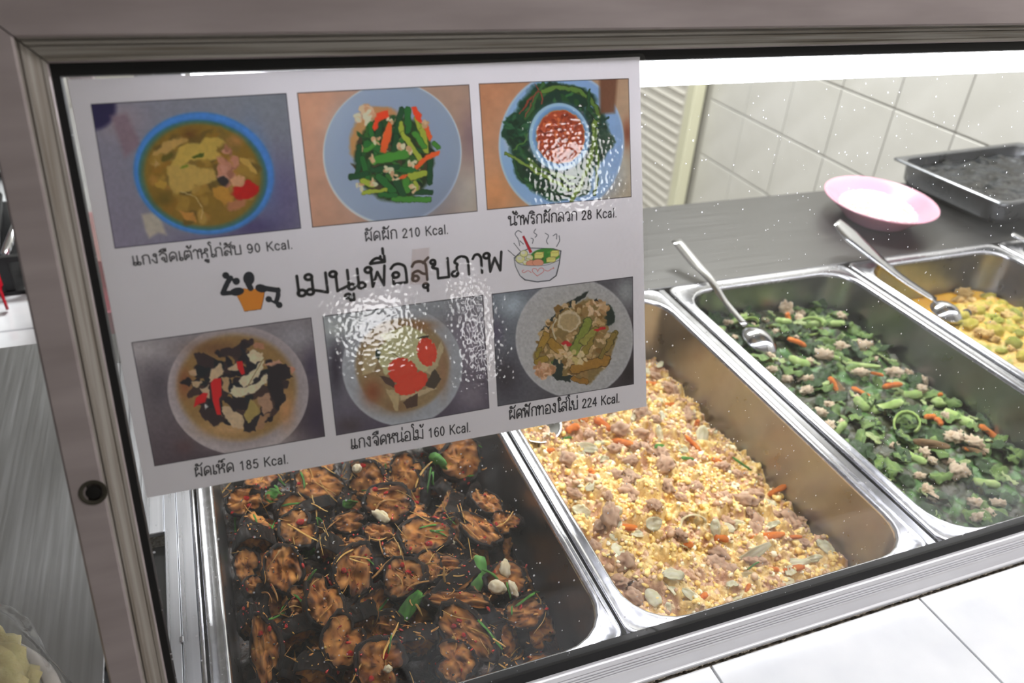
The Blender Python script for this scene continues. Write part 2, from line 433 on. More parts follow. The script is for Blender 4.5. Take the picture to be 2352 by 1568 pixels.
# ================================================================== DISPLAY CASE
case = empty('display_case', (.8, 0, -.02), 'white aluminium framed display case with leaning front glass', 'display case')
CO = case.location
def gp(u, s, n): p = glass(u, s, n); return (p[0] - CO[0], p[1] - CO[1], p[2] - CO[2])
U0, U1, S0, S1 = 0.0, 1.66, 0.0, .4008
prof_side = [(0, -.012), (0, .0032), (.0006, .0042), (.0022, .0044), (.0028, .0040), (.0076, .0062), (.0080, .0070), (.0092, .0072), (.0096, .0058), (.0100, .0058), (.0106, .0102), (.0116, .0108), (.0255, .0108), (.0266, .0098), (.0266, -.018), (.002, -.018)]
prof_bot = [(0, -.012), (0, .0038), (.0006, .0050), (.0042, .0052)]
for k in range(4):
    w0 = .0046 + k * .0021
    prof_bot += [(w0, .0044), (w0 + .0003, .0044), (w0 + .0006, .0056), (w0 + .0017, .0056)]
prof_bot += [(.0134, .0058), (.0225, .0058), (.0235, .0048), (.0235, -.018), (.002, -.018)]
prof_top = [(0, -.012), (0, .0032), (.0006, .0042), (.0020, .0044), (.0026, .0040), (.0066, .0060), (.0072, .0054), (.0076, .0072), (.0088, .0074), (.0092, .0060), (.0096, .0060), (.0102, .0102), (.0112, .0108), (.0262, .0108), (.0272, .0098), (.0272, -.018), (.002, -.018)]
def rail(name, prof, A, B, mA, mB, outward, extra=()):
    # A, B inner corner (u,s); the profile is pushed outward and mitred
    loops = []
    d = Vector((B[0] - A[0], B[1] - A[1])).normalized()
    for P, k in ((A, -mA), (B, mB)):
        loops.append([gp(P[0] + outward[0] * w + d.x * k * w, P[1] + outward[1] * w + d.y * k * w, n) for w, n in prof])
    mb = MB(); mb.loft(loops, closed=True, cap0=True, cap1=True)
    n = len(prof)
    mi = []
    for i in range(n):
        w = (prof[i][0] + prof[(i + 1) % n][0]) / 2
        mi.append(1 if .0005 < w < .0105 else 0)
    mb.mi = mi + [0, 0]
    return fixn(mb.build(name, [M['alu_lit' if name == 'bottom_rail' else 'alu'], M['alu_lit' if name == 'bottom_rail' else 'alu_dirty_v' if name == 'side_rail' else 'alu_dirty']], case, smooth=False), 0)
g = .0004
rail('top_rail', prof_top, (U0 + g, S1), (U1 - g, S1), 1, 1, (0, 1))
rail('side_rail', prof_side, (U0, S1 - g), (U0, S0 + g), 1, 1, (-1, 0))
rail('side_rail', prof_side, (U1, S0 + g), (U1, S1 - g), 1, 1, (1, 0))
rail('bottom_rail', prof_bot, (U1 - g, S0), (U0 + g, S0), .9, .9, (0, -1))
# gasket
mb = MB()
def gbox(mb, u0, u1, s0, s1, n0, n1):
    vs = [gp(u, s, n) for n in (n0, n1) for u, s in ((u0, s0), (u1, s0), (u1, s1), (u0, s1))]
    mb.add(vs, [(0, 3, 2, 1), (4, 5, 6, 7), (0, 1, 5, 4), (1, 2, 6, 5), (2, 3, 7, 6), (3, 0, 4, 7)])
gbox(mb, U0, U1, S1 - .0056, S1, -.008, .0012); gbox(mb, U0, U1, S0, S0 + .0072, -.008, .0012)
gbox(mb, U0, U0 + .0036, S0 + .0072, S1 - .0056, -.008, .0012); gbox(mb, U1 - .0036, U1, S0 + .0072, S1 - .0056, -.008, .0012)
mb.build('gasket', M['gasket'], case, smooth=False)
mb = MB(); gbox(mb, U0 + .0005, U1 - .0005, S0 + .0005, S1 - .0005, -.004, -.0002)
mb.build('glass_pane', M['glass'], case, smooth=False)
# countersunk screw
def disc_stack(name, u, s, rings, m, parent):
    mb = MB(); loops = []
    for r, n in rings:
        loops.append([gp(u + r * math.cos(a), s + r * math.sin(a), n) for a in [2 * math.pi * k / 28 for k in range(28)]])
    mb.loft(loops, cap1=True); return mb.build(name, m, parent)
for (u, s) in ((-.0158, .1955), (U1 + .0158, .1955)):
    sc_ = disc_stack('screw', u, s, [(.0066, .0108), (.0066, .01115), (.0056, .01125), (.0046, .0108)], M['screw'], case)
    fixn(sc_)
    q = disc_stack('screw_socket', u, s, [(.0034, .0110), (.0026, .01116)], M['screwd'], sc_)
# upper shelf and its rear posts
yb = .47
mb = MB(); a = glass(0, .4272, -.018)
zt = a[2] - CO[2]
mb.box((-.03 - CO[0], a[1] - .004, zt - .012), (1.69 - CO[0], yb, zt - .006))
mb.build('top_shelf', M['steel_dark'], case, smooth=False)
for x in (-.034, 1.672):
    bevel_box('rear_post', (x, yb - .02, -.006), (x + .02, yb, zt + CO[2] - .012), M['alu'], case, bev=.001)
# side pane of glass between side rail and rear post
for x in (-.026, 1.682):
    mb = MB(); A, B = glass(0, .02, -.019), glass(0, .41, -.019)
    q = [(A[1], A[2]), (yb - .021, .004), (yb - .021, B[2]), (B[1], B[2])]
    vs = [(x + dx - CO[0], y, z - CO[2]) for dx in (0, .003) for y, z in q]
    mb.add(vs, [(0, 1, 2, 3), (7, 6, 5, 4), (0, 4, 5, 1), (1, 5, 6, 2), (2, 6, 7, 3), (3, 7, 4, 0)])
    mb.build('side_pane', M['glass_side'], case, smooth=False)

# fluorescent lamp hanging under the top shelf
lp = empty('fluorescent_lamp', (.72, .2, .378), 'glowing white fluorescent tube along the top inside the case', 'lamp')
mb = MB(); tube(mb, [(-.66, 0, -.0265), (.86, 0, -.0265)], .013, 20)
mb.build('tube', M['tube'], lp)
bevel_box('housing', (-.02, .182, .3665), (1.62, .226, .378), M['lampshade'], lp, bev=.002)
for x in (.045, 1.595):
    bevel_box('end_socket', (x - .014, .184, .336), (x + .012, .216, .3665), M['lampshade'], lp, bev=.002)

# ================================================================== STEAM TABLE (deck, strips)
st = empty('steam_table', (.8, .3, -.05), 'stainless steam table deck that holds the food pans', 'counter')
def sbox(name, a, b, m, bev=.0006, seg=1): return bevel_box(name, a, b, m, st, bev=bev, seg=seg)
sbox('rear_shelf', (-.03, .4775, -.006), (1.75, .722, -.0012), M['steel_brush'], bev=.001)
sbox('rear_skirt', (-.03, .716, -.30), (1.75, .720, -.006), M['steel_brush'])
sbox('front_ledge', (.0, -.006, -.008), (1.655, .0062, -.0035), M['alu_bright'])
# aluminium strips to the left of the fish pan, split by a seam
sbox('side_strip', (.0005, .009, -.006), (.0118, .476, -.0012), M['alu_bright'])
sbox('side_strip', (-.0092, .009, -.006), (.0000, .476, -.0014), M['alu_bright'])
sbox('side_strip', (-.026, .2165, -.006), (-.0095, .476, -.0016), M['alu_bright'])
mb = MB()
tube(mb, [(.0135 - .8, .009 - .3, .0492), (.0135 - .8, .476 - .3, .0492)], .0016, 8); mb.build('beading', M['steel_rim'], st)
sbox('gap_shade', (-.0255, .012, -.020), (-.0092, .2160, -.016), M['black'])  # black strip standing in for the shade inside the open gap
sbox('seam_rivet', (-.0012, .1035, -.0014), (.0014, .1085, .0004), M['steel_rim'], bev=.0006)
for x0, x1 in ((.5865, .5985), (.8860, .8915), (1.176, 1.180)):
    sbox('divider_bar', (x0 + .0022, .009, -.012), (x1 - .0012, .476, -.0030), M['steel'], bev=.0008)
sbox('well_bottom', (-.02, .0, -.125), (1.655, .474, -.118), M['steel_dark'], bev=0)

# ================================================================== FOOD PANS
PANS = {  # inner x0,x1, outer x0,x1
    'fish': (.0300, .2880, .0165, .2962), 'egg': (.3105, .5735, .2985, .5860), 'greens': (.6125, .8690, .5990, .8850),
    'curry': (.9040, 1.1620, .8918, 1.1755), 'last': (1.1930, 1.450, 1.1805, 1.4640)}
YI0, YI1, YO0, YO1 = .0140, .4545, .0085, .4735
def pan(key, label):
    xi0, xi1, xo0, xo1 = PANS[key]
    cx = (xi0 + xi1) / 2
    t = empty('food_pan', (cx, .234, -.1), label, 'food pan')
    off = t.location
    def R(x0, x1, y0, y1, r, z): return [(p[0] - off[0], p[1] - off[1], p[2] - off[2]) for p in rrect(x0, x1, y0, y1, r, z)]
    def I(e, z, r=.040): return R(xi0 + e, xi1 - e, YI0 + e, YI1 - e, r - min(e, .02), z)
    mb = MB()
    mb.loft([R(xo0 + .0008, xo1 - .0008, YO0 + .0008, YO1 - .0008, .011, -.0045), R(xo0, xo1, YO0, YO1, .012, -.0040), R(xo0, xo1, YO0, YO1, .012, -.0006), R(xo0 + .0006, xo1 - .0006, YO0 + .0006, YO1 - .0006, .012, .0004),
             R(xo0 + .0020, xo1 - .0020, YO0 + .0020, YO1 - .0020, .012, .0008), R(xo0 + .0034, xo1 - .0034, YO0 + .0026, YO1 - .0034, .013, .0001),
             I(-.0052, .0000), I(-.0036, .0012), I(-.0018, .0014), I(-.0004, .0004), I(.0004, -.0030)])
    mb.build('rim', M['steel_rim'], t)
    mb = MB()
    mb.loft([I(.0004, -.0030), I(.0012, -.010), I(.0045, -.062), I(.0056, -.064), I(.0085, -.090), I(.0125, -.0965), I(.022, -.0995), I(.06, -.0996, .05)], cap1=True)
    mb.loft([I(.0002, -.0045), I(.0040, -.064), I(.0075, -.092), I(.012, -.0985), I(.022, -.1015), I(.06, -.1016, .05)], cap1=True)
    mb.build('pan_body', M['steel'], t)
    return t
pan('fish', 'steel food pan of dark fried fish steaks, leftmost in the case')
pan('egg', 'steel food pan of yellow scrambled egg and pork')
pan('greens', 'steel food pan of chopped green leaves, between the egg and curry pans')
pan('curry', 'steel food pan of yellow curry with a white-handled spoon')
pan('last', 'steel food pan at the right edge behind the curry pan')

# ================================================================== surfaces to lay food on
class Surf:
    def __init__(s): s.v = []; s.f = []; s.t = None
    def add(s, vs, fs):
        n = len(s.v); s.v += [tuple(v) for v in vs]; s.f += [tuple(i + n for i in f) for f in fs]; s.t = None
    def add_ob(s, o, mx):
        me = o.data; s.add([mx @ v.co for v in me.vertices], [tuple(p.vertices) for p in me.polygons])
    def tree(s):
        if s.t is None: s.t = BVHTree.FromPolygons([Vector(v) for v in s.v], s.f)
        return s.t
    def drop(s, x, y, z=.3):
        h = s.tree().ray_cast(Vector((x, y, z)), Vector((0, 0, -1)))
        return h[0], h[1]
    def pix(s, px, py):
        C, v = ray(px, py); h = s.tree().ray_cast(Vector(C), Vector(v).normalized())
        return h[0], h[1]
def clamp_rr(X, Y, x0, x1, y0, y1, r):
    X = np.clip(X, x0, x1); Y = np.clip(Y, y0, y1)
    cx = np.clip(X, x0 + r, x1 - r); cy = np.clip(Y, y0 + r, y1 - r)
    dx, dy = X - cx, Y - cy; d = np.hypot(dx, dy); k = np.where(d > r, r / np.maximum(d, 1e-9), 1)
    return cx + dx * k, cy + dy * k
def bed(name, key, hf, cf, nx, ny, m, label, cat, surf, inset=.0035, y0=YI0, y1=YI1):
    xi0, xi1 = PANS[key][:2]
    e = inset
    gx, gy = np.meshgrid(np.linspace(xi0 + e, xi1 - e, nx), np.linspace(y0 + e, y1 - e, ny))
    X, Y = clamp_rr(gx, gy, xi0 + e, xi1 - e, y0 + e, y1 - e, .036)
    Z = hf(X, Y); cc = cf(X, Y, Z)
    cx, cy = (xi0 + xi1) / 2, (y0 + y1) / 2
    V = np.stack([X - cx, Y - cy, Z + .08], -1).reshape(-1, 3)
    F = [(j * nx + i, j * nx + i + 1, (j + 1) * nx + i + 1, (j + 1) * nx + i) for j in range(ny - 1) for i in range(nx - 1)]
    # closed body: skirt down to the pan floor
    B = V.copy(); ring = [i for i in range(nx)] + [j * nx + nx - 1 for j in range(1, ny)] + [(ny - 1) * nx + i for i in range(nx - 2, -1, -1)] + [j * nx for j in range(ny - 2, 0, -1)]
    nb = len(V); low = [(V[i][0] * .97, V[i][1] * .98, -.018) for i in ring]
    n = len(ring)
    F2 = F + [(ring[k], nb + k, nb + (k + 1) % n, ring[(k + 1) % n]) for k in range(n)] + [tuple(nb + k for k in range(n))[::-1]]
    mb = MB(); C = np.concatenate([cc.reshape(-1, 3), cc.reshape(-1, 3)[ring]])
    mb.add(list(map(tuple, V)) + low, F2, C)
    o = mb.build(name, m, None, loc=(cx, cy, -.08)); o['kind'] = 'stuff'
    tag(o, label, cat)
    surf.add([(v[0] + cx, v[1] + cy, v[2] - .08) for v in V], F)
    return o
CAMR, CAMD = Vector(RC[0]), Vector(RC[1])
def frame_at(pos, ang, nrm, mix=.5, jit=0.):
    """orientation whose local x runs along image angle ang (deg, clockwise from image right), local z near nrm / towards the viewer"""
    view = (Vector(CC) - pos).normalized()
    z = (view * mix + nrm * (1 - mix)).normalized()
    if jit: z = (z + Vector((random.uniform(-jit, jit), random.uniform(-jit, jit), random.uniform(-jit, jit)))).normalized()
    a = math.radians(ang); x = CAMR * math.cos(a) + CAMD * math.sin(a)
    x = (x - z * x.dot(z)).normalized(); y = z.cross(x)
    return Matrix(((x.x, y.x, z.x), (x.y, y.y, z.y), (x.z, y.z, z.z)))
def mpp(pos): return (RC[2] @ (np.array(pos) - CC)) / FPX
def put(o, pos, rot, scale):
    o.matrix_world = Matrix.Translation(pos) @ rot.to_4x4() @ Matrix.Diagonal((*scale, 1))
    if o.type == 'MESH' and False: pass

def ico(sub, disp, freq, seed, squash=(1, 1, 1), cf=None):
    bm = bmesh.new(); bmesh.ops.create_icosphere(bm, subdivisions=sub, radius=.5)
    vs = []; cs = []
    for v in bm.verts:
        p = v.co.normalized(); n = mnoise.fractal(p * freq + Vector((seed * 7.1, seed * 3.3, seed)), 1, 2, 3)
        q = p * (.5 * (1 + disp * n)); q = Vector((q.x * squash[0], q.y * squash[1], q.z * squash[2])); vs.append(tuple(q))
        cs.append(cf(p, n) if cf else (1, 1, 1))
    fs = [tuple(v.index for v in f.verts) for f in bm.faces]; bm.free()
    return vs, fs, cs
def mk_mesh(name, vs, fs, cs, m):
    mb = MB(); mb.add(vs, fs, cs); me = bpy.data.meshes.new(name); me.from_pydata(mb.v, [], mb.f); me.update(); me.materials.append(m)
    a = me.color_attributes.new('Col', 'FLOAT_COLOR', 'POINT'); arr = np.ones((len(mb.v), 4), np.float32); arr[:, :3] = np.array(mb.c); a.data.foreach_set('color', arr.ravel())
    me.polygons.foreach_set('use_smooth', [True] * len(me.polygons)); return me
def mixc(a, b, t): t = max(0, min(1, t)); a = lin(a); b = lin(b); return tuple(a * (1 - t) + b * t)

# ---- food piece meshes (unit length along local x)
def clump_meshes(name, c1, c2, n, disp=.55, freq=2.6, squash=(1, .8, .6), sub=3):
    return [mk_mesh(name, *ico(sub, disp, freq, k + 11, squash, lambda p, n: mixc(c1, c2, .5 + 1.1 * n)), M['wet']) for k in range(n)]
def strip_mesh(name, c1, c2, w=.3, t=.2, bend=.1, seed=0):
    mb = MB(); pts = [(x, bend * math.sin(x * 3 + seed), bend * .5 * math.cos(x * 4 + seed)) for x in np.linspace(-.5, .5, 7)]
    rnd = random.Random(seed)
    rads = [((w / 2) * (.55 if i in (0, 6) else 1) * rnd.uniform(.85, 1.1), (t / 2) * (.6 if i in (0, 6) else 1)) for i in range(7)]
    tube(mb, pts, rads, 8, col=(1, 1, 1))
    cs = [mixc(c1, c2, rnd.random()) for _ in mb.v]
    return mk_mesh(name, mb.v, mb.f, cs, M['wet'])
def shred_mesh(name, c1, c2, seed, r=.03, curl=.25):
    rnd = random.Random(seed); mb = MB(); n = 12
    a, b, c = rnd.uniform(-curl, curl), rnd.uniform(-curl, curl), rnd.uniform(0, 6)
    pts = [(x, a * math.sin(x * 3.1 + c) + b * x * x * 1.5, .06 * math.sin(x * 5 + c)) for x in np.linspace(-.5, .5, n)]
    rads = [r * (.5 + .6 * math.sin(math.pi * (i + .8) / (n + .6))) * rnd.uniform(.8, 1.15) for i in range(n)]
    tube(mb, pts, rads, 6, flat=.6, col=(1, 1, 1)); cs = [mixc(c1, c2, rnd.random()) for _ in mb.v]
    return mk_mesh(name, mb.v, mb.f, cs, M['wet'])
def leaf_mesh(name, c1, c2, seed, w=.55, crumple=.16):
    """thin closed leaf piece: upper and lower skins joined at the edge, folded and crinkled"""
    rnd = random.Random(seed); nx, ny = 9, 7; top = []; cs = []
    fold = rnd.uniform(-.9, .9); tw = rnd.uniform(-.6, .6)
    for j in range(ny):
        for i in range(nx):
            x = i / (nx - 1) - .5; v = j / (ny - 1) * 2 - 1
            ww = w / 2 * (1 - (abs(x) * 1.75) ** 2.4 * .8) * (1 + .22 * mnoise.noise(Vector((x * 7, seed, v * 2))))
            y = v * ww; z = fold * y * y * 1.8 - abs(v) * .03 + crumple * mnoise.noise(Vector((x * 5 + seed, y * 6, 3.3))) + tw * x * y
            top.append((x, y, z)); rib = math.exp(-(v * 4) ** 2)
            cs.append(mixc(c1, c2, .5 + .8 * mnoise.noise(Vector((x * 9, y * 9, seed))) + .35 * rib))
    bot = [(x, y, z - .022) for x, y, z in top]; N = nx * ny
    f = [(j * nx + i, j * nx + i + 1, (j + 1) * nx + i + 1, (j + 1) * nx + i) for j in range(ny - 1) for i in range(nx - 1)]
    fs = f + [tuple(N + k for k in q[::-1]) for q in f]
    ring = [i for i in range(nx)] + [j * nx + nx - 1 for j in range(1, ny)] + [(ny - 1) * nx + i for i in range(nx - 2, -1, -1)] + [j * nx for j in range(ny - 2, 0, -1)]
    for k in range(len(ring)): a, b = ring[k], ring[(k + 1) % len(ring)]; fs.append((a, N + a, N + b, b))
    return mk_mesh(name, top + bot, fs, cs + cs, M['wet'])
def ring_mesh(name, c1, c2, seed, arc=250, w=.24, r=.38):
    """curled slice (onion / hollow stalk)"""
    mb = MB(); n = 16; loops = []
    for i in range(n):
        a = math.radians(arc * i / (n - 1)); rr = r * (1 + .15 * math.sin(a * 1.7 + seed)); q = []
        for du, dz in ((-.035, -w / 2), (.035, -w / 2), (.03, w / 2), (-.03, w / 2)):
            q.append(((rr + du) * math.cos(a), (rr + du) * math.sin(a) * .7, dz + .05 * math.sin(a * 2)))
        loops.append(q)
    mb.loft(loops, cap0=True, cap1=True, col=(1, 1, 1)); cs = [mixc(c1, c2, random.Random(seed + i // 4).random()) for i in range(len(mb.v))]
    return mk_mesh(name, mb.v, mb.f, cs, M['wet'])

def lay(surf, items, meshes, name, label, cat, group, S_=None, mix=.45, lift=.25, thick=None, ordinal=None, jit=.15):
    """items: (px,py,len,wid,ang) measured in the photograph on surface surf"""
    out = []
    for k, it in enumerate(items):
        px, py, L, Wd, a = it[:5]
        P, nrm = surf.pix(px, py)
        if P is None: continue
        s = mpp(P); me = meshes[k % len(meshes)]
        ln, wd = L * s, Wd * s
        bx = [max(v.co[i] for v in me.vertices) - min(v.co[i] for v in me.vertices) for i in range(3)]
        th = (thick if thick else wd * .7)
        o = bpy.data.objects.new(name, me); COL.objects.link(o)
        R_ = frame_at(P, a, nrm, mix, jit)
        put(o, P + R_.col[2] * th * lift, R_, (ln / bx[0], wd / bx[1], th / bx[2]))
        tag(o, label, cat, group); out.append(o)
    if ordinal:
        out.sort(key=lambda o: o.location.y)
        for i, o in enumerate(out):
            o['label'] = ordinal % ORD[i] if i < len(ORD) else label
    return out
def scatter(surf, n, xr, yr, sizes, meshes, name, label, cat, group, seed, flat=.5, lift=.3, wr_=(.8, 1.2), test=None, thk=None):
    rnd = random.Random(seed); k = 0; out = []
    for _ in range(n * 6):
        if k >= n: break
        x, y = rnd.uniform(*xr), rnd.uniform(*yr)
        if test and not test(x, y, rnd): continue
        P, nrm = surf.drop(x, y)
        if P is None: continue
        z = (nrm * flat + Vector((rnd.uniform(-.6, .6), rnd.uniform(-.6, .6), 1)) * (1 - flat)).normalized()
        a = rnd.uniform(0, 2 * math.pi); X = Vector((math.cos(a), math.sin(a), 0)); X = (X - z * X.dot(z)).normalized(); Yv = z.cross(X)
        R_ = Matrix(((X.x, Yv.x, z.x), (X.y, Yv.y, z.y), (X.z, Yv.z, z.z)))
        me = meshes[rnd.randrange(len(meshes))]; s = rnd.uniform(*sizes)
        o = bpy.data.objects.new(name, me); COL.objects.link(o)
        put(o, P + z * s * lift * .3, R_, (s, s * rnd.uniform(*wr_), s if thk is None else thk))
        tag(o, label, cat, group); k += 1; out.append(o)
    return out
# ================================================================== FISH PAN
c5x = lambda x, y: (450 + x / 2.666, 980 + y / 2.666)
sf = Surf()
def hf(X, Y):
    return -.078 + .014 * (1 - np.clip((X - .20) / .08, 0, 1)) + .012 * fbm(X * 60, Y * 60, 3) - .012 * np.clip((X - .24) / .04, 0, 1)
def cf(X, Y, Z):
    n = fbm(X * 260, Y * 260, 9)[..., None]; m = fbm(X * 90, Y * 90, 5)[..., None]
    c = lin((22, 15, 12)) * (1 - n) + lin((52, 32, 18)) * n
    return c * (1 - .5 * (m > .55)) + lin((90, 50, 16)) * .2 * (n > .62)
bed('sauce', 'fish', hf, cf, 110, 180, M['bed'], 'dark oily sauce under the fried fish steaks', 'sauce', sf)

def steak(seed):
    """a cross-cut fish steak: flesh faces inside a raised blackened skin band; unit outline"""
    rnd = random.Random(seed); n = 40; tk = .36
    notch = rnd.random() < .6; na = rnd.uniform(0, 6.28)
    def out(a):
        r = .5 * (1 + .24 * mnoise.noise(Vector((math.cos(a) * 1.2, math.sin(a) * 1.2, seed * 3.7))) + .05 * mnoise.noise(Vector((math.cos(a) * 4, math.sin(a) * 4, seed))))
        r *= 1 - .10 * math.cos(2 * a)
        if notch:
            d = abs((a - na + math.pi) % (2 * math.pi) - math.pi); r *= 1 - .42 * math.exp(-(d / .26) ** 2)
        return r
    fm = MB(); vs = []; cs = []; rings = 9
    for sgn in (1, -1):
        base = len(vs)
        for k in range(rings):
            q = k / (rings - 1)
            for i in range(n):
                a = 2 * math.pi * i / n; r = out(a) * .93 * q + .0001
                x, y = r * math.cos(a), r * math.sin(a)
                h = .04 * (1 - q * q) + .15 * mnoise.fractal(Vector((x * 5, y * 5, seed + sgn)), 1, 2, 4) - .05 * math.exp(-((x - .05) ** 2 + (y - .1) ** 2) / .006)
                vs.append((x, y, sgn * (tk / 2 - .03 + h)))
                t = mnoise.fractal(Vector((x * 7, y * 7, seed * 2.1)), 1, 2, 3)
                e = max(0, (q - .72) / .28)
                c = np.array(mixc((178, 98, 40), (244, 172, 92), .45 + 1.0 * t)) * (1 - .72 * e * (.6 + .8 * rnd.random()))
                if t < -.32: c = c * .45
                cs.append(c)
        F = []
        for k in range(rings - 1):
            for i in range(n):
                j = (i + 1) % n; f = (base + k * n + i, base + k * n + j, base + (k + 1) * n + j, base + (k + 1) * n + i)
                F.append(f[::-1] if sgn > 0 else f)
        fm.f += F
    fm.f = [tuple(q) for q in fm.f]; fm.v = vs; fm.c = [tuple(c) for c in cs]; fm.mi = [0] * len(fm.f)
    sm = MB(); loops = []; col = []
    for (q, z) in ((.86, tk / 2 - .02), (.93, tk / 2 + .005), (.99, tk / 2 - .01), (1.05, tk * .25), (1.04, -tk * .2), (1.02, -tk / 2 - .03), (.95, -tk / 2 - .045), (.86, -tk / 2 + .02)):
        l = []
        for i in range(n):
            a = 2 * math.pi * i / n; r = out(a) * q * (1 + .12 * mnoise.noise(Vector((math.cos(a) * 5, math.sin(a) * 5, z * 6 + seed))))
            l.append((r * math.cos(a), r * math.sin(a), z + .03 * mnoise.noise(Vector((math.cos(a) * 3, math.sin(a) * 3, seed)))))
            t = mnoise.fractal(Vector((math.cos(a) * 4, math.sin(a) * 4, z * 8 + seed)), 1, 2, 3)
            col.append(mixc((14, 11, 11), (64, 44, 32), .3 + .9 * t))
        loops.append(l)
    sm.loft(loops, col=col)
    def me(mb, nm, mt):
        m_ = bpy.data.meshes.new(nm); m_.from_pydata(mb.v, [], mb.f); m_.update(); m_.materials.append(mt)
        a = m_.color_attributes.new('Col', 'FLOAT_COLOR', 'POINT'); arr = np.ones((len(mb.v), 4), np.float32); arr[:, :3] = np.array(mb.c); a.data.foreach_set('color', arr.ravel())
        m_.polygons.foreach_set('use_smooth', [True] * len(m_.polygons)); return m_
    return me(fm, 'flesh', M['fish']), me(sm, 'skin', M['skin'])
STEAKS = [steak(k + 1) for k in range(9)]
def fish(pos, rot, lx, ly, tk, k, label, group='fried fish steaks in the leftmost pan'):
    t = bpy.data.objects.new('fish_steak', None); COL.objects.link(t); t.empty_display_size = .01
    put(t, pos, rot, (lx, ly, tk / .42)); t['label'] = label; t['category'] = 'fried fish'; t['group'] = group
    f, s = STEAKS[k % len(STEAKS)]
    for nm, me in (('flesh', f), ('skin', s)):
        o = bpy.data.objects.new(nm, me); COL.objects.link(o); o.parent = t
        sf.add([t.matrix_world @ v.co for v in me.vertices], [tuple(p.vertices) for p in me.polygons])
    return t
# x, y, length, width in the crop's pixels, image angle, mix towards viewer (1 = cut face straight at the lens), height
FISH = [
 (300, 450, 215, 160, 10, .75, .030, 'small fried fish steak at the left wall just under the menu sign'),
 (750, 345, 320, 190, 5, .7, .030, 'wide fried fish steak second from the left just under the menu sign'),
 (1040, 315, 235, 200, 25, .8, .040, 'chilli-dotted fried fish steak in the middle just under the menu sign'),
 (1290, 275, 220, 190, -20, .6, .034, 'dark fried fish steak right of the chilli-dotted one under the sign'),
 (1620, 200, 270, 230, 10, .75, .034, 'large fried fish steak at the right, half under the menu sign'),
 (1170, 465, 320, 190, 8, .65, .042, 'fried fish steak with a white shallot on its front edge'),
 (625, 620, 235, 190, 20, .6, .034, 'torn fried fish steak with a dark hollow, left of the pan middle'),
 (940, 580, 200, 120, -10, .5, .040, 'small fried fish steak under thin yellow shreds, upper middle'),
 (970, 730, 200, 110, 10, .6, .036, 'narrow fried fish steak in the middle below the yellow shreds'),
 (1120, 650, 200, 110, 15, .4, .032, 'brown fried fish steak sunk behind the heap of shreds'),
 (1400, 660, 320, 210, -15, .7, .044, 'fried fish steak heaped with shreds, right of the middle'),
 (1735, 620, 300, 130, 38, .35, .040, 'skin-side fried fish steak slanting near the right wall'),
 (1890, 590, 140, 160, 80, .65, .034, 'small fried fish steak against the right wall'),
 (350, 660, 220, 190, 60, .2, .036, 'black skinned fried fish steak near the left wall'),
 (530, 860, 310, 180, 80, .8, .044, 'upright orange fried fish steak with a chilli flake, left half'),
 (310, 850, 220, 130, 75, .45, .030, 'shaded fried fish steak leaning on the left wall'),
 (970, 880, 340, 210, 105, .75, .044, 'tall brown fried fish steak in the middle of the pan'),
 (785, 1080, 350, 190, 80, .75, .046, 'upright fried fish steak with wet red chillies at its top'),
 (840, 720, 220, 120, 70, .2, .036, 'dark skinned fried fish steak above the tall brown one'),
 (1270, 920, 250, 230, 100, .6, .044, 'reddish fried fish steak with a black rim, centre right'),
 (640, 1060, 180, 150, 30, .35, .034, 'crumbly dark fried fish steak left of the upright chilli one'),
 (425, 1370, 420, 140, 78, .75, .046, 'long fried fish steak standing at the front left'),
 (320, 1150, 260, 120, 80, .2, .042, 'black skinned fried fish steak behind the long front left one'),
 (570, 1230, 320, 200, 20, .25, .030, 'large dark skinned fried fish steak at the front left'),
 (905, 1310, 265, 275, 0, .85, .050, 'round orange fried fish steak at the front middle'),
 (1130, 1450, 300, 290, 10, .85, .050, 'round fried fish steak with a white onion bit, frontmost'),
 (1345, 1270, 270, 230, 40, .25, .040, 'dark skinned fried fish steak between the two round ones and the pointed one'),
 (1610, 1065, 400, 110, 8, .5, .050, 'flat fried fish steak under the lime leaf'),
 (1655, 1250, 430, 200, 38, .8, .050, 'pointed fried fish steak in front of the green stalk'),
 (1590, 1430, 260, 210, 25, .75, .042, 'pale fried fish steak at the front right'),
 (1540, 945, 360, 110, 5, .15, .042, 'black edged fried fish steak behind the lime leaf'),
 (1510, 860, 300, 110, 5, .5, .038, 'brown fried fish steak with shreds above the lime leaf'),
 (2010, 1140, 270, 150, -10, .55, .030, 'reddish fried fish steak at the front right corner'),
 (1230, 760, 180, 100, 20, .5, .036, 'broken fried fish steak beside the reddish one'),
 (460, 430, 180, 90, 10, .3, .030, 'small black fried fish steak between the two left ones under the sign'),
 (1780, 460, 220, 120, 40, .3, .030, 'dark fried fish steak with yellow shreds by the right wall'),
 (370, 980, 160, 110, 60, .6, .028, 'small fried fish steak low at the left wall'),
 (1420, 850, 200, 170, 60, .5, .040, 'brown fried fish steak under the long upright shred'),
 (760, 1440, 300, 200, -10, .15, .030, 'black fried fish steak in front of the round one, half in shade'),
 (1000, 1130, 220, 150, 95, .2, .034, 'dark fried fish steak between the tall and the reddish ones'),
 (1900, 930, 260, 160, 10, .4, .024, 'dim fried fish steak beside the garlic cloves'),
 (1080, 500, 240, 120, 0, .1, .026, 'black fried fish steak behind the one with the shallot'),
 (700, 480, 240, 120, 10, .15, .028, 'black fried fish steak left of the middle under the sign'),
]
random.seed(77)
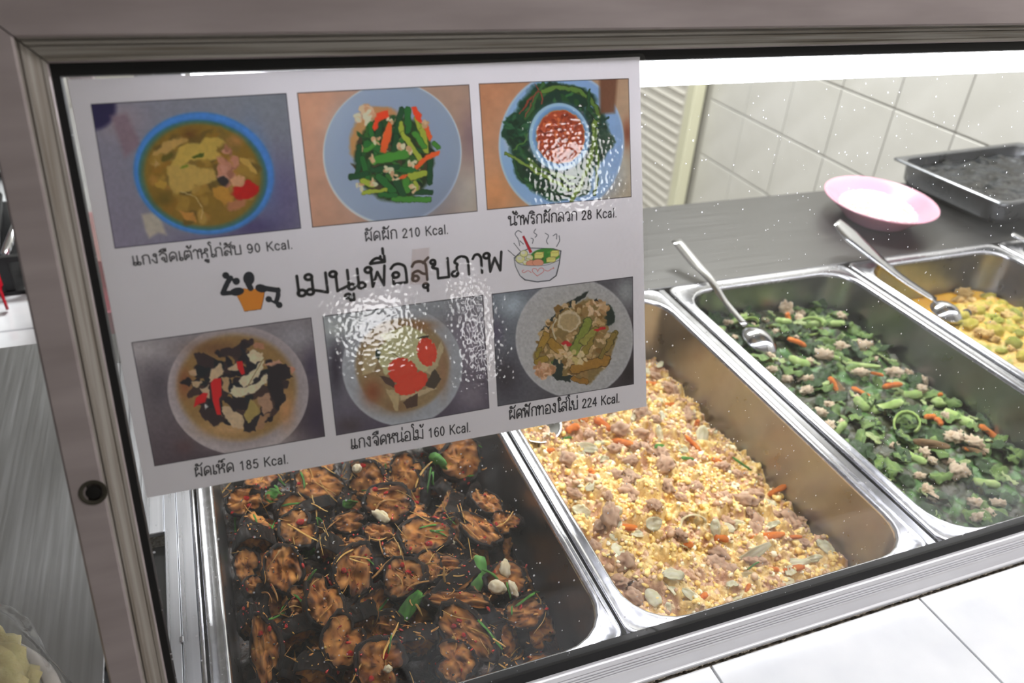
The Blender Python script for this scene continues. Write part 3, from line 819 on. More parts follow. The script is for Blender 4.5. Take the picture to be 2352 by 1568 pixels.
for k in range(64):   # the lower layer of the heap, filling the gaps
    x = .058 + .0285 * (k % 8) + random.uniform(-.008, .008); y = .04 + .030 * (k // 8) + random.uniform(-.008, .008)
    P = Vector((min(x, .262), y, -.050 - .012 * max(0, (x - .2) / .06) + .008 * random.random()))
    R_ = frame_at(P, random.uniform(0, 180), Vector((random.uniform(-.9, .9), random.uniform(-.9, .9), .35)).normalized(), .05, .1)
    fish(P, R_, random.uniform(.036, .046), random.uniform(.026, .034), random.uniform(.012, .016), k + 3, 'dark fried fish steak low in the heap, partly covered by others', 'fish steaks low in the heap')
random.seed(21)
for k, (x, y, l, w, a, mx, h, lab) in enumerate(FISH):
    px, py = c5x(x, y)
    P = Vector(on_z(px, py, -.062 + h)); s = mpp(P) / 2.666
    if P.x > .268: P.x = .268
    if P.x < .046: P.x = .046
    nrm = (Vector((random.uniform(-.5, .5), -.2, .8))).normalized()
    if mx < .3: nrm = Vector((random.uniform(-.5, .5), .95, .1)).normalized()
    R_ = frame_at(P, a, nrm, mx if mx > .3 else .1, .12)
    tk = random.uniform(.012, .017)
    fish(P - R_.col[2] * tk * .35, R_, l * s * 1.12, w * s * 1.14, tk, k, lab)
for k in range(16):   # the back of the heap, under the menu sign
    x = .065 + .06 * (k % 4) + random.uniform(-.01, .01); y = .29 + .042 * (k // 4) + random.uniform(-.008, .008)
    P = Vector((x, y, -.038 + .010 * random.random())); R_ = frame_at(P, random.uniform(0, 180), Vector((random.uniform(-.5, .5), random.uniform(-.5, .5), .8)).normalized(), .3, .1)
    fish(P, R_, random.uniform(.034, .044), random.uniform(.026, .034), .014, k + 3, 'fried fish steak at the back of the leftmost pan, behind the menu sign', 'fish steaks behind the menu sign')

Y1_, Y2_ = (196, 138, 62), (232, 190, 108)
SHR = [shred_mesh('ginger_shred', Y1_, Y2_, k, .028, .22) for k in range(7)] + [shred_mesh('ginger_shred', (170, 110, 48), (214, 160, 84), k + 40, .04, .35) for k in range(4)]
GRN = [strip_mesh('green_strip', (46, 104, 30), (92, 160, 58), .11, .08, .06, k) for k in range(3)]
RED = clump_meshes('chilli_flake', (150, 14, 10), (214, 36, 24), 3, .4, 2, (1, .7, .45), 2)
SEED = clump_meshes('chilli_seed', (206, 158, 60), (236, 200, 110), 2, .2, 2, (1, .8, .5), 1)
WHT = clump_meshes('garlic_piece', (216, 196, 150), (246, 236, 206), 3, .35, 1.6, (1, .65, .5), 3)
LEAFG = [leaf_mesh('lime_leaf', (44, 110, 30), (96, 166, 58), k, .5, .08) for k in range(3)]
sh = [(450, 560, 300, 22, 70), (1640, 640, 360, 20, 95), (1280, 850, 220, 22, 75), (820, 400, 200, 26, 55), (800, 370, 150, 24, 40), (1390, 290, 190, 30, 120), (1780, 300, 180, 26, 70),
      (1745, 450, 150, 34, 50), (1700, 640, 200, 26, 35), (1110, 1140, 170, 24, 95), (1100, 1240, 150, 30, 110), (1310, 1215, 130, 28, 20), (600, 890, 110, 24, 85), (770, 1040, 120, 20, 55),
      (1600, 1150, 200, 26, 25), (1540, 930, 170, 50, 100), (1450, 780, 150, 24, 40), (1330, 990, 110, 24, 10), (720, 1370, 140, 20, 40), (620, 1430, 190, 14, 25), (920, 960, 160, 24, 110),
      (560, 560, 100, 36, -15), (740, 500, 160, 40, 15), (1180, 400, 140, 24, 10), (1250, 400, 160, 28, 40), (1360, 450, 150, 24, 60), (1500, 560, 170, 26, -10), (1540, 520, 140, 26, 60),
      (1380, 560, 160, 30, 20), (1630, 560, 180, 22, 80), (1160, 1205, 110, 20, 0), (1380, 1290, 110, 24, 40), (1930, 1180, 120, 22, 10), (1830, 1240, 110, 22, 15), (2090, 1060, 110, 26, 90),
      (260, 770, 100, 20, 5), (660, 780, 90, 18, 10), (700, 420, 120, 20, 20), (1920, 1430, 150, 22, -45), (1260, 640, 130, 22, 30), (1140, 770, 160, 30, 60), (1130, 840, 140, 40, 10)]
q = [(c5x(x, y)[0], c5x(x, y)[1], l / 2.666, w / 2.666, a) for x, y, l, w, a in sh]
lay(sf, q, SHR, 'ginger_shred', 'golden fried shred lying on the fish steaks', 'ginger shred', 'golden shreds in the fish pan', thick=.0016, lift=.8, mix=.6)
inr = lambda x, y, r: x < .255 or r.random() < .35
scatter(sf, 238, (.04, .275), (.02, .34), (.010, .030), SHR, 'ginger_shred', 'golden fried shred lying on the fish steaks', 'ginger shred', 'golden shreds in the fish pan', 5, .7, .2, (.7, 1.2), inr, thk=.015)
gr = [(240, 600, 150, 26, 95), (590, 480, 140, 22, -5), (760, 575, 110, 26, 60), (750, 590, 100, 20, 95), (1430, 340, 190, 24, 95), (1830, 830, 180, 26, 92), (1180, 1060, 190, 28, -55), (710, 905, 110, 26, -55),
      (1790, 1280, 240, 30, 42), (1185, 1330, 110, 24, 110), (650, 330, 110, 24, 85), (1800, 900, 120, 26, 30), (1915, 1000, 110, 26, 85), (1480, 650, 120, 20, 25), (500, 400, 90, 24, 60), (2050, 800, 90, 20, 60)]
q = [(c5x(x, y)[0], c5x(x, y)[1], l / 2.666, w / 2.666, a) for x, y, l, w, a in gr]
lay(sf, q, GRN, 'green_stalk', 'thin green stalk piece among the fish steaks', 'green stalk', 'green stalk pieces in the fish pan', thick=.0024, lift=.8, mix=.6)
lf = [(1720, 920, 260, 130, 100, 'large glossy green lime leaf standing beside the garlic in the fish pan'), (1500, 205, 180, 90, 0, 'curved lime leaf just under the sign edge in the fish pan'),
      (1310, 1100, 230, 90, 125, 'bright pale green pepper piece in the middle front of the fish pan'), (490, 425, 120, 90, 40, 'dark lime leaf near the left end of the fish pan'),
      (2065, 880, 170, 70, 80, 'dim lime leaf against the right wall of the fish pan'), (1470, 330, 110, 60, 70, 'small lime leaf under the curved one in the fish pan'),
      (930, 450, 110, 60, 30, 'small dark lime leaf behind the shallot in the fish pan'), (700, 760, 100, 60, 160, 'olive lime leaf piece in the left middle of the fish pan')]
for k, (x, y, l, w, a, lab) in enumerate(lf):
    p = c5x(x, y); lay(sf, [(p[0], p[1], l / 2.666, w / 2.666, a)], [LEAFG[k % 3]], 'lime_leaf', lab, 'leaf', 'green leaf pieces in the fish pan', thick=.005, lift=1.0, mix=.55)
wh = [(1885, 865, 80, 120, 0, 'white garlic clove standing by the right wall of the fish pan'), (1850, 980, 120, 90, 20, 'larger white garlic clove in front of the upright one'), (1945, 985, 60, 120, -30, 'pinkish shallot slice beside the garlic cloves'),
      (1140, 540, 130, 70, 30, 'white shallot slice on the fish steak in the upper middle'), (990, 260, 60, 60, 0, 'pale garlic bit under the menu sign'), (1178, 1490, 60, 50, 0, 'small white onion ring on the frontmost fish steak'), (1570, 715, 90, 50, 60, 'mauve shallot slice right of the heap of shreds')]
for k, (x, y, l, w, a, lab) in enumerate(wh):
    p = c5x(x, y); lay(sf, [(p[0], p[1], l / 2.666, w / 2.666, a)], [WHT[k % 3]], 'garlic_piece', lab, 'garlic', 'garlic and shallot in the fish pan', thick=.007, lift=.5)
rd = [(800, 935, 60, 45, 0), (830, 970, 50, 40, 60), (640, 580, 40, 50, 80), (910, 880, 45, 40, 0), (945, 1395, 45, 50, 60), (1150, 1400, 60, 40, -20), (1640, 1280, 30, 40, 0), (1610, 1190, 40, 25, 10), (1265, 845, 30, 30, 0),
      (400, 1265, 30, 35, 0), (1430, 715, 50, 35, 0), (660, 845, 50, 40, 0), (640, 1060, 50, 40, 0), (1110, 950, 40, 50, 0), (1480, 560, 80, 25, 10), (1800, 1110, 40, 30, 0), (310, 440, 40, 30, 0), (1020, 240, 45, 30, 0), (1095, 380, 40, 30, 0),
      (1165, 320, 35, 30, 0), (1350, 455, 50, 25, 0), (2025, 860, 40, 40, 0), (325, 480, 30, 30, 0), (1580, 1215, 40, 30, 0), (1300, 890, 40, 30, 0), (790, 790, 40, 30, 0), (880, 1500, 30, 30, 0), (1070, 1540, 40, 40, 0)]
q = [(c5x(x, y)[0], c5x(x, y)[1], l / 2.666, w / 2.666, a) for x, y, l, w, a in rd]
lay(sf, q, RED, 'chilli_flake', 'wet red chilli flake on the fish steaks', 'chilli flake', 'red chilli flakes in the fish pan', thick=.0025, lift=.5)
scatter(sf, 110, (.04, .275), (.02, .34), (.002, .0045), RED, 'chilli_flake', 'wet red chilli flake on the fish steaks', 'chilli flake', 'red chilli flakes in the fish pan', 15, .8, .2)
scatter(sf, 110, (.04, .275), (.02, .34), (.0016, .003), SEED, 'chilli_seed', 'tiny pale chilli seed on the fish steaks', 'chilli seed', 'pale seeds in the fish pan', 16, .8, .2)
scatter(sf, 34, (.04, .275), (.02, .34), (.009, .02), GRN, 'green_stalk', 'thin green stalk piece among the fish steaks', 'green stalk', 'green stalk pieces in the fish pan', 18, .7, .2, (.8, 1.1))

# wet spice paste and crumbs clinging to the steaks: too many to count
mb = MB(); rnd = random.Random(12); pp = [ico(1, .5, 2, k + 5, (1, .8, .5)) for k in range(4)]
for k in range(2600):
    x, y = rnd.uniform(.036, .278), rnd.uniform(.018, .44)
    P, nrm = sf.drop(x, y)
    if P is None: continue
    s = rnd.uniform(.0008, .0026); r = rnd.random(); c = mixc((120, 66, 24), (200, 140, 60), rnd.random()) if r < .55 else (mixc((120, 16, 8), (190, 40, 20), rnd.random()) if r < .78 else mixc((20, 16, 14), (60, 44, 30), rnd.random()))
    rm = Matrix.Rotation(rnd.uniform(0, 6.3), 3, 'Z'); st_ = rnd.uniform(.6, 2.2)
    mb.add([rm @ Vector((v[0] * st_, v[1], v[2])) * s + Vector((x - .155, y - .23, P.z + .05 + s * .1)) for v in pp[k % 4][0]], pp[k % 4][1], c)
tag(mb.build('spice_paste', M['wet'], None, loc=(.155, .23, -.05)), 'crumbs of red and brown spice paste over the fried fish', 'spice paste', kind='stuff')

# ================================================================== EGG PAN
c6x = lambda x, y: (1180 + x / 2.4125, 800 + y / 2.4125)
se = Surf()
def hf(X, Y):
    t = np.clip((X - .315) / .255, 0, 1)
    base = -.017 - .056 * t ** 1.15 - .008 * (1 - np.clip((Y - .02) / .1, 0, 1)) - .012 * np.clip((Y - .34) / .1, 0, 1)
    return base + .017 * (fbm(X * 55, Y * 55, 31) - .5) * 2 + .0075 * (vnoise(X * 190, Y * 190, 32) - .5) + .0035 * (vnoise(X * 480, Y * 480, 33) - .5)
def cf(X, Y, Z):
    a = fbm(X * 130, Y * 130, 41)[..., None]; b = fbm(X * 75, Y * 75, 44)[..., None]; c = vnoise(X * 520, Y * 520, 45)[..., None]
    yel = lin((214, 172, 96)) * (1 - c) + lin((238, 212, 148)) * c
    prk = lin((182, 134, 98)) * (1 - c) + lin((214, 172, 136)) * c
    k = np.clip((b - .52) * 9, 0, 1); col = yel * (1 - k) + prk * k
    k2 = np.clip((a - .70) * 9, 0, 1); col = col * (1 - k2) + lin((240, 230, 186)) * k2
    k3 = np.clip((.33 - a) * 8, 0, 1); return col * (1 - k3) + lin((190, 138, 50)) * k3
bed('scrambled_egg', 'egg', hf, cf, 230, 390, M['bed'], 'heap of yellow scrambled egg with minced pork', 'scrambled egg', se)
# crumbs of egg on it: too many to count
mb = MB(); rnd = random.Random(5)
protos = [ico(1, .8, 2.6, k + 70, (1, .8, .62), lambda p, n: (1, 1, 1)) for k in range(8)]
for k in range(5200):
    x, y = rnd.uniform(.318, .566), rnd.uniform(.022, .447)
    z = float(hf(np.array(x), np.array(y))); s = rnd.uniform(.0026, .0062) * (1.8 if rnd.random() < .10 else 1); vs, fs, _ = protos[k % 8]
    rm = Matrix.Rotation(rnd.uniform(0, 6.3), 3, 'Z') @ Matrix.Rotation(rnd.uniform(-.7, .7), 3, 'X')
    r = rnd.random(); b = float(fbm(x * 75, y * 75, 44))
    c = mixc((226, 184, 92), (246, 218, 140), rnd.random()) if r < .56 else (mixc((184, 144, 108), (222, 188, 150), rnd.random()) if (r < .84 or b > .56) else mixc((240, 226, 180), (250, 242, 214), rnd.random()))
    mb.add([rm @ Vector(v) * s + Vector((x - .442, y - .234, z + s * .03 + .08)) for v in vs], fs, c)
o = mb.build('egg_crumbs', M['wet'], None, loc=(.442, .234, -.08)); tag(o, 'loose crumbs of yellow egg and pork covering the egg dish', 'egg crumbs', kind='stuff')
OR1, OR2 = (214, 96, 22), (250, 148, 50)
CAR = [strip_mesh('carrot_strip', OR1, OR2, .3, .2, .05, k) for k in range(4)]
PORK = clump_meshes('pork_piece', (172, 128, 98), (228, 190, 156), 5, .6, 2.2, (1, .85, .6), 3)
CAB = [leaf_mesh('cabbage_piece', (232, 222, 166), (252, 246, 218), k + 20, .5, .10) for k in range(5)]
ONR = [ring_mesh('onion_ring', (228, 214, 160), (248, 240, 206), k) for k in range(2)]
def conv(c, lst, sc=2.4125): return [(c(x, y)[0], c(x, y)[1], l / sc, w / sc, a) for x, y, l, w, a in lst]
car = [(870, 312, 120, 42, 5), (490, 425, 110, 50, 45), (330, 445, 80, 50, -30), (612, 522, 140, 46, 8), (190, 570, 115, 42, -6), (985, 530, 130, 34, 52), (1100, 622, 145, 42, 15), (437, 690, 60, 38, 40), (600, 985, 230, 48, 12),
       (945, 1097, 100, 46, -10), (1150, 1055, 80, 46, 0), (1400, 1040, 200, 50, -12), (1540, 1045, 110, 30, 5), (1530, 1235, 190, 46, 5), (1462, 788, 115, 36, -30), (1643, 912, 60, 66, 70), (1045, 1380, 70, 50, -20),
       (835, 100, 150, 46, 80), (380, 395, 60, 40, 0), (1015, 412, 40, 36, 90), (460, 985, 40, 36, 0), (1300, 1330, 60, 30, -60), (1440, 1225, 60, 30, 0)]
lay(se, conv(c6x, car), CAR, 'carrot_strip', 'orange carrot strip in the egg pan', 'carrot strip', 'carrot strips in the egg pan', lift=.45, mix=.5, ordinal='%s carrot strip from the front of the egg pan')
prk = [(300, 620, 130, 110, 10), (840, 655, 120, 120, 60), (620, 1190, 130, 140, 40), (1290, 840, 160, 100, 10), (1195, 1225, 130, 70, 0), (1450, 925, 100, 60, 10), (940, 930, 60, 50, 0), (700, 470, 120, 70, -10), (1185, 450, 130, 90, 10),
       (690, 1310, 110, 80, 0), (330, 800, 130, 70, 10), (780, 870, 100, 70, 20), (1140, 1140, 140, 90, 30), (560, 700, 110, 80, 10), (1000, 770, 120, 80, 0), (450, 1100, 110, 80, 40), (1600, 1080, 100, 60, 0), (560, 560, 70, 90, 90),
       (880, 1250, 90, 70, 0), (1580, 960, 110, 60, 0), (1230, 700, 90, 70, 0), (650, 620, 110, 60, -20), (1360, 1180, 100, 70, 0), (980, 640, 90, 60, 0), (420, 480, 90, 60, 0), (930, 830, 90, 60, 30), (1000, 270, 90, 60, 20), (850, 210, 90, 60, 20)]
lay(se, conv(c6x, prk), PORK, 'pork_piece', 'lump of pinkish brown pork in the egg pan', 'pork piece', 'pork pieces in the egg pan', lift=.15, mix=.5)
scatter(se, 60, (.325, .56), (.03, .44), (.012, .022), PORK, 'pork_piece', 'lump of pinkish brown pork in the egg pan', 'pork piece', 'pork pieces in the egg pan', 31, .7, .1)
cab = [(1040, 490, 70, 125, 10), (808, 480, 110, 44, 80), (400, 547, 130, 55, 10), (770, 965, 100, 80, 0), (1215, 970, 130, 56, 0), (1125, 995, 100, 56, 80), (775, 1385, 110, 80, 60), (848, 1440, 70, 40, 100), (1320, 1140, 240, 56, -33),
       (1560, 1190, 160, 42, 5), (1730, 1100, 120, 56, 45), (1690, 1000, 100, 80, 20), (1300, 1262, 110, 52, 0), (430, 280, 60, 40, 0), (710, 365, 50, 40, 0), (1430, 990, 110, 36, -20), (560, 900, 90, 60, 0), (1350, 620, 50, 90, 80),
       (1540, 1240, 60, 60, 0), (880, 1260, 120, 70, 0), (380, 900, 110, 60, 20), (250, 850, 80, 50, 0), (1210, 1320, 70, 40, 0), (690, 1040, 70, 40, 20), (1660, 1160, 90, 40, -10), (500, 620, 70, 40, 0), (1420, 860, 80, 40, 40)]
lay(se, conv(c6x, cab), CAB, 'cabbage_piece', 'pale cabbage or onion piece in the egg pan', 'cabbage', 'pale cabbage and onion pieces in the egg pan', thick=.005, lift=.6, mix=.55)
scatter(se, 70, (.325, .56), (.03, .44), (.008, .018), CAB, 'cabbage_piece', 'pale cabbage or onion piece in the egg pan', 'cabbage', 'pale cabbage and onion pieces in the egg pan', 33, .7, .3)
lay(se, conv(c6x, [(980, 965, 150, 100, 0)]), ONR, 'onion_ring', 'curled translucent onion ring in the middle of the egg pan', 'onion ring', None, thick=.008, lift=.5, mix=.6)
lay(se, conv(c6x, [(1290, 655, 180, 26, 38), (1405, 705, 130, 24, -25), (815, 555, 70, 40, 0), (1330, 1208, 80, 22, -15), (1575, 910, 100, 30, -8), (1725, 1010, 90, 22, 130), (960, 610, 70, 40, 30), (290, 500, 60, 24, 0), (720, 330, 50, 20, 30)]), GRN,
    'green_strip', 'thin green onion strip in the egg pan', 'green strip', 'green onion strips in the egg pan', thick=.0025, lift=.8, mix=.6)
scatter(se, 9, (.33, .55), (.30, .43), (.014, .026), CAR, 'carrot_strip', 'carrot strip at the back of the egg pan, behind the sign', 'carrot strip', 'carrot strips at the back of the egg pan', 35, .7, .2)

# ================================================================== GREENS PAN
c7x = lambda x, y: (1640 + x / 2.413, 600 + y / 2.413)
sg = Surf()
def hf(X, Y):
    t = np.clip((X - .615) / .25, 0, 1)
    base = -.046 - .016 * t + .010 * np.clip((Y - .25) / .15, 0, 1) - .010 * (1 - np.clip((Y - .02) / .12, 0, 1))
    return base + .010 * (fbm(X * 50, Y * 50, 51) - .5) + .006 * (vnoise(X * 150, Y * 150, 52) - .5)
def cf(X, Y, Z):
    a = fbm(X * 90, Y * 90, 61)[..., None]; c = vnoise(X * 300, Y * 300, 62)[..., None]
    col = lin((40, 50, 26)) * (1 - c) + lin((66, 62, 36)) * c
    k = np.clip((a - .5) * 6, 0, 1); return col * (1 - k) + (lin((48, 92, 36)) * (1 - c) + lin((84, 124, 58)) * c) * k
bed('cooked_greens', 'greens', hf, cf, 130, 220, M['bed'], 'dark mass of cooked greens filling the pan', 'greens', sg)
P_ = .012
sg2 = Surf(); sg2.v = sg.v; sg2.f = sg.f
DK = [leaf_mesh('leaf_piece', (26, 50, 22), (62, 92, 42), k + 1, .65, .26) for k in range(6)]
MD = [leaf_mesh('leaf_piece', (72, 108, 48), (132, 160, 84), k + 11, .6, .24) for k in range(6)]
LT = [leaf_mesh('leaf_piece', (136, 160, 90), (200, 212, 150), k + 21, .45, .18) for k in range(4)]
lbl = 'crinkled piece of cooked green leaf in the greens pan'; gp_ = 'cut leaf pieces in the greens pan'
scatter(sg, 120, (.622, .862), (.024, .447), (.018, .036), DK, 'leaf_piece', lbl, 'leaf piece', gp_, 51, .5, .7, (.8, 1.2))
scatter(sg, 115, (.622, .862), (.024, .447), (.014, .030), MD, 'leaf_piece', lbl, 'leaf piece', gp_, 52, .45, .9, (.8, 1.2))
scatter(sg, 55, (.622, .862), (.06, .447), (.010, .022), LT, 'leaf_piece', lbl, 'leaf piece', gp_, 53, .5, 1.1, (.8, 1.2))
for o in list(COL.objects):
    if o.name.startswith('leaf_piece'):
        sg.add([o.matrix_world @ v.co for v in o.data.vertices[:63]], [tuple(p.vertices) for p in o.data.polygons[:48]])
STK = [strip_mesh('stalk_piece', (150, 184, 92), (204, 222, 150), .36, .26, .05, k + 60) for k in range(3)]
RNG = [ring_mesh('hollow_stalk', (140, 180, 80), (196, 216, 130), k + 5, 320, .4) for k in range(2)]
MEAT = clump_meshes('minced_chicken', (184, 154, 118), (240, 220, 190), 5, .7, 2.8, (1, .8, .6), 3)
MUSH = [leaf_mesh('mushroom_piece', (84, 62, 38), (150, 116, 72), k + 90, .35, .12) for k in range(2)]
stk = [(265, 275, 90, 90, 60), (950, 815, 190, 64, -5), (1350, 880, 180, 84, 42), (545, 360, 140, 60, -20), (820, 790, 100, 60, 40), (690, 930, 110, 50, -40), (640, 350, 160, 50, 10), (1040, 555, 70, 60, 0), (120, 340, 150, 46, -10),
       (830, 580, 180, 34, 25), (1100, 1080, 170, 50, 30), (1490, 1230, 160, 60, 20), (700, 545, 120, 36, 10), (1070, 740, 150, 60, 0), (1240, 790, 60, 80, 80), (380, 330, 90, 40, 0), (460, 560, 130, 60, 10)]
lay(sg, conv(c7x, stk, 2.413), STK, 'stalk_piece', 'pale green stalk piece in the greens pan', 'stalk piece', 'pale stalk pieces in the greens pan', lift=.5, mix=.5, ordinal='%s pale green stalk piece from the front of the greens pan')
lay(sg, conv(c7x, [(1065, 910, 140, 150, 50), (520, 370, 150, 110, 0), (200, 350, 90, 60, 0)], 2.413), RNG, 'hollow_stalk', 'curled hollow green stalk slice in the greens pan', 'stalk slice', 'hollow stalk slices in the greens pan', thick=.012, lift=.5, mix=.6)
car = [(450, 462, 110, 44, 35), (980, 690, 115, 38, -5), (815, 735, 120, 34, 35), (1315, 752, 90, 32, 48), (1197, 868, 60, 46, 20), (1246, 893, 56, 38, 60), (1512, 955, 130, 46, 38), (665, 692, 110, 44, 55), (900, 630, 70, 26, 30), (1250, 740, 30, 24, 0), (1440, 1055, 100, 26, 20), (400, 310, 50, 40, 60)]
lay(sg, conv(c7x, car, 2.413), CAR, 'carrot_strip', 'orange carrot piece in the greens pan', 'carrot piece', 'carrot pieces in the greens pan', lift=.6, mix=.5, ordinal='%s carrot piece from the front of the greens pan')
mt = [(700, 475, 120, 70, 10), (820, 472, 130, 76, 5), (812, 612, 110, 56, 0), (990, 630, 120, 80, 10), (1205, 672, 80, 96, 60), (1330, 985, 120, 90, 20), (1430, 1010, 130, 80, 10), (1355, 1190, 110, 130, 70), (1452, 1345, 120, 80, 20),
      (1465, 1420, 90, 60, 0), (405, 655, 80, 60, 0), (510, 655, 100, 44, 5), (590, 838, 100, 56, 20), (472, 290, 66, 50, 0), (395, 265, 110, 90, 70), (1135, 1190, 90, 50, 0), (1575, 1340, 90, 50, 10), (510, 720, 90, 60, -20), (1290, 1110, 90, 50, 0),
      (890, 545, 50, 40, 0), (1150, 710, 70, 60, 0), (610, 520, 110, 70, 10), (1270, 860, 70, 60, 60), (320, 600, 70, 50, 0)]
lay(sg, conv(c7x, mt, 2.413), MEAT, 'minced_chicken', 'pale minced chicken clump in the greens pan', 'chicken piece', 'minced chicken clumps in the greens pan', lift=.35, mix=.5)
scatter(sg, 34, (.625, .86), (.03, .44), (.007, .014), MEAT, 'minced_chicken', 'pale minced chicken clump in the greens pan', 'chicken piece', 'minced chicken clumps in the greens pan', 58, .6, .6)
lay(sg, conv(c7x, [(1200, 1012, 190, 50, 10), (1440, 1055, 120, 40, 20), (680, 700, 110, 60, 60)], 2.413), MUSH, 'mushroom_piece', 'brown mushroom slice in the greens pan', 'mushroom', 'mushroom slices in the greens pan', thick=.006, lift=.7, mix=.5)

# ================================================================== CURRY PAN (and the pan past it)
c8x = lambda x, y: (2000 + x / 5.6, 620 + y / 5.6)
sc2 = Surf()
def hf(X, Y):
    return -.062 + .0008 * vnoise(X * 60, Y * 60, 71)
def cf(X, Y, Z):
    a = fbm(X * 60, Y * 60, 72)[..., None]
    return lin((222, 150, 0)) * (1 - a) + lin((238, 184, 6)) * a
bed('curry_sauce', 'curry', hf, cf, 60, 90, M['broth'], 'bright yellow curry sauce in the pan', 'curry sauce', sc2, inset=.0050)
def hf2(X, Y):
    t = np.clip((X - .985) / .04, 0, 1) * np.clip((1.15 - X) / .03, 0, 1) * np.clip((.43 - Y) / .03, 0, 1)
    return -.072 + t * (.012 + .012 * fbm(X * 60, Y * 60, 75) + .006 * vnoise(X * 200, Y * 200, 76)) 
def cf2(X, Y, Z):
    a = fbm(X * 120, Y * 120, 77)[..., None]; c = vnoise(X * 400, Y * 400, 78)[..., None]
    col = lin((190, 152, 56)) * (1 - c) + lin((226, 190, 96)) * c; k = np.clip((a - .55) * 8, 0, 1); return col * (1 - k) + lin((150, 150, 50)) * k
bed('curry_solids', 'curry', hf2, cf2, 90, 140, M['bed'], 'mound of minced chicken and gourd in the yellow curry', 'curry', sc2, inset=.0060)
CH = clump_meshes('curry_chicken', (196, 150, 76), (240, 208, 136), 5, .65, 2.6, (1, .8, .65), 3)
GD = clump_meshes('gourd_piece', (176, 164, 40), (222, 206, 96), 4, .25, 1.4, (1, .8, .6), 3)
GG = clump_meshes('gourd_piece', (140, 150, 44), (196, 196, 90), 3, .3, 1.5, (1, .75, .55), 3)
chk = [(1110, 270, 200, 150, 20), (1200, 320, 220, 180, 0), (1350, 260, 180, 130, 0), (1120, 400, 160, 120, 0), (1400, 500, 240, 120, 10), (1290, 520, 140, 140, 0), (1560, 740, 180, 160, 30), (1500, 830, 130, 160, 70), (1620, 900, 100, 130, 80), (1750, 760, 130, 120, 0), (1380, 640, 110, 130, 80), (1640, 800, 120, 100, 0)]
lay(sc2, conv(c8x, chk, 5.6), CH, 'curry_chicken', 'pale minced chicken clump in the yellow curry', 'chicken piece', 'chicken clumps in the curry', lift=.3, mix=.5)
gdl = [(1640, 350, 260, 200, 20), (1860, 440, 200, 160, 10), (1700, 540, 250, 110, 20), (1840, 640, 200, 100, 10), (1500, 350, 200, 120, 0), (1900, 540, 140, 120, 0)]
lay(sc2, conv(c8x, gdl, 5.6), GD, 'gourd_piece', 'yellow gourd piece in the curry', 'gourd piece', 'yellow gourd pieces in the curry', lift=.3, mix=.5)
lay(sc2, conv(c8x, [(1830, 940, 220, 180, 20), (1680, 1050, 160, 80, 20), (1640, 660, 160, 100, 10), (1900, 820, 140, 120, 0), (1560, 600, 120, 80, 0)], 5.6), GG, 'green_gourd_piece', 'greenish gourd piece in the curry', 'gourd piece', 'green gourd pieces in the curry', lift=.4, mix=.5)
lay(sc2, conv(c8x, [(1222, 572, 110, 120, 0)], 5.6), [mk_mesh('dark_berry', *ico(3, .12, 2, 5, (1, 1, .8), lambda p, n: mixc((30, 26, 40), (62, 56, 74), .5 + n)), M['wet'])], 'dark_berry', 'small dark eggplant berry beside the curry spoon', 'berry', None, lift=.4, mix=.5)
scatter(sc2, 60, (1.00, 1.15), (.03, .42), (.010, .02), CH, 'curry_chicken', 'pale minced chicken clump in the yellow curry', 'chicken piece', 'chicken clumps in the curry', 71, .6, .3)
scatter(sc2, 34, (.99, 1.15), (.03, .43), (.014, .026), GD, 'gourd_piece', 'yellow gourd piece in the curry', 'gourd piece', 'yellow gourd pieces in the curry', 72, .6, .3)
scatter(sc2, 12, (.98, 1.15), (.03, .40), (.012, .022), GG, 'green_gourd_piece', 'greenish gourd piece in the curry', 'gourd piece', 'green gourd pieces in the curry', 73, .6, .3)
# ================================================================== LAMINATED MENU SIGN
sign = empty('menu_sign', tuple(glass(.155, .29, .002)), 'laminated white menu sheet with six dish photos taped over the glass', 'sign')
SO = np.array(sign.location)
def sp(u, s, n): return tuple(glass(u, s, n) - SO)
def sheet(name, quad_px, n, m, parent, th=.0002, rad=.0, grid=None):
    pts = [on_glass(*q) for q in quad_px]
    # rounded outline
    out = []
    if rad:
        for i in range(4):
            p = np.array(pts[i]); a = np.array(pts[i - 1]); b = np.array(pts[(i + 1) % 4])
            da = (a - p) / np.linalg.norm(a - p); db = (b - p) / np.linalg.norm(b - p)
            for k in range(7):
                t = k / 6; q = (1 - t) ** 2 * (p + da * rad) + 2 * t * (1 - t) * p + t * t * (p + db * rad); out.append(q)
    else: out = pts
    mb = MB(); mb.loft([[sp(q[0], q[1], n) for q in out], [sp(q[0], q[1], n + th) for q in out]], cap0=True, cap1=True)
    return fixn(mb.build(name, m, parent, smooth=False), 0)
sheet('paper', [(155, 184), (1466, 131), (1482, 931), (338, 1140)], .0014, M['paper'], sign, .0003)
film = sheet('laminate_film', [(148, 178), (1478, 123), (1489, 935), (325, 1150)], .00225, M['film'], sign, .00012, .004)
film['label'] = 'clear rippled plastic film'
PN = .00172

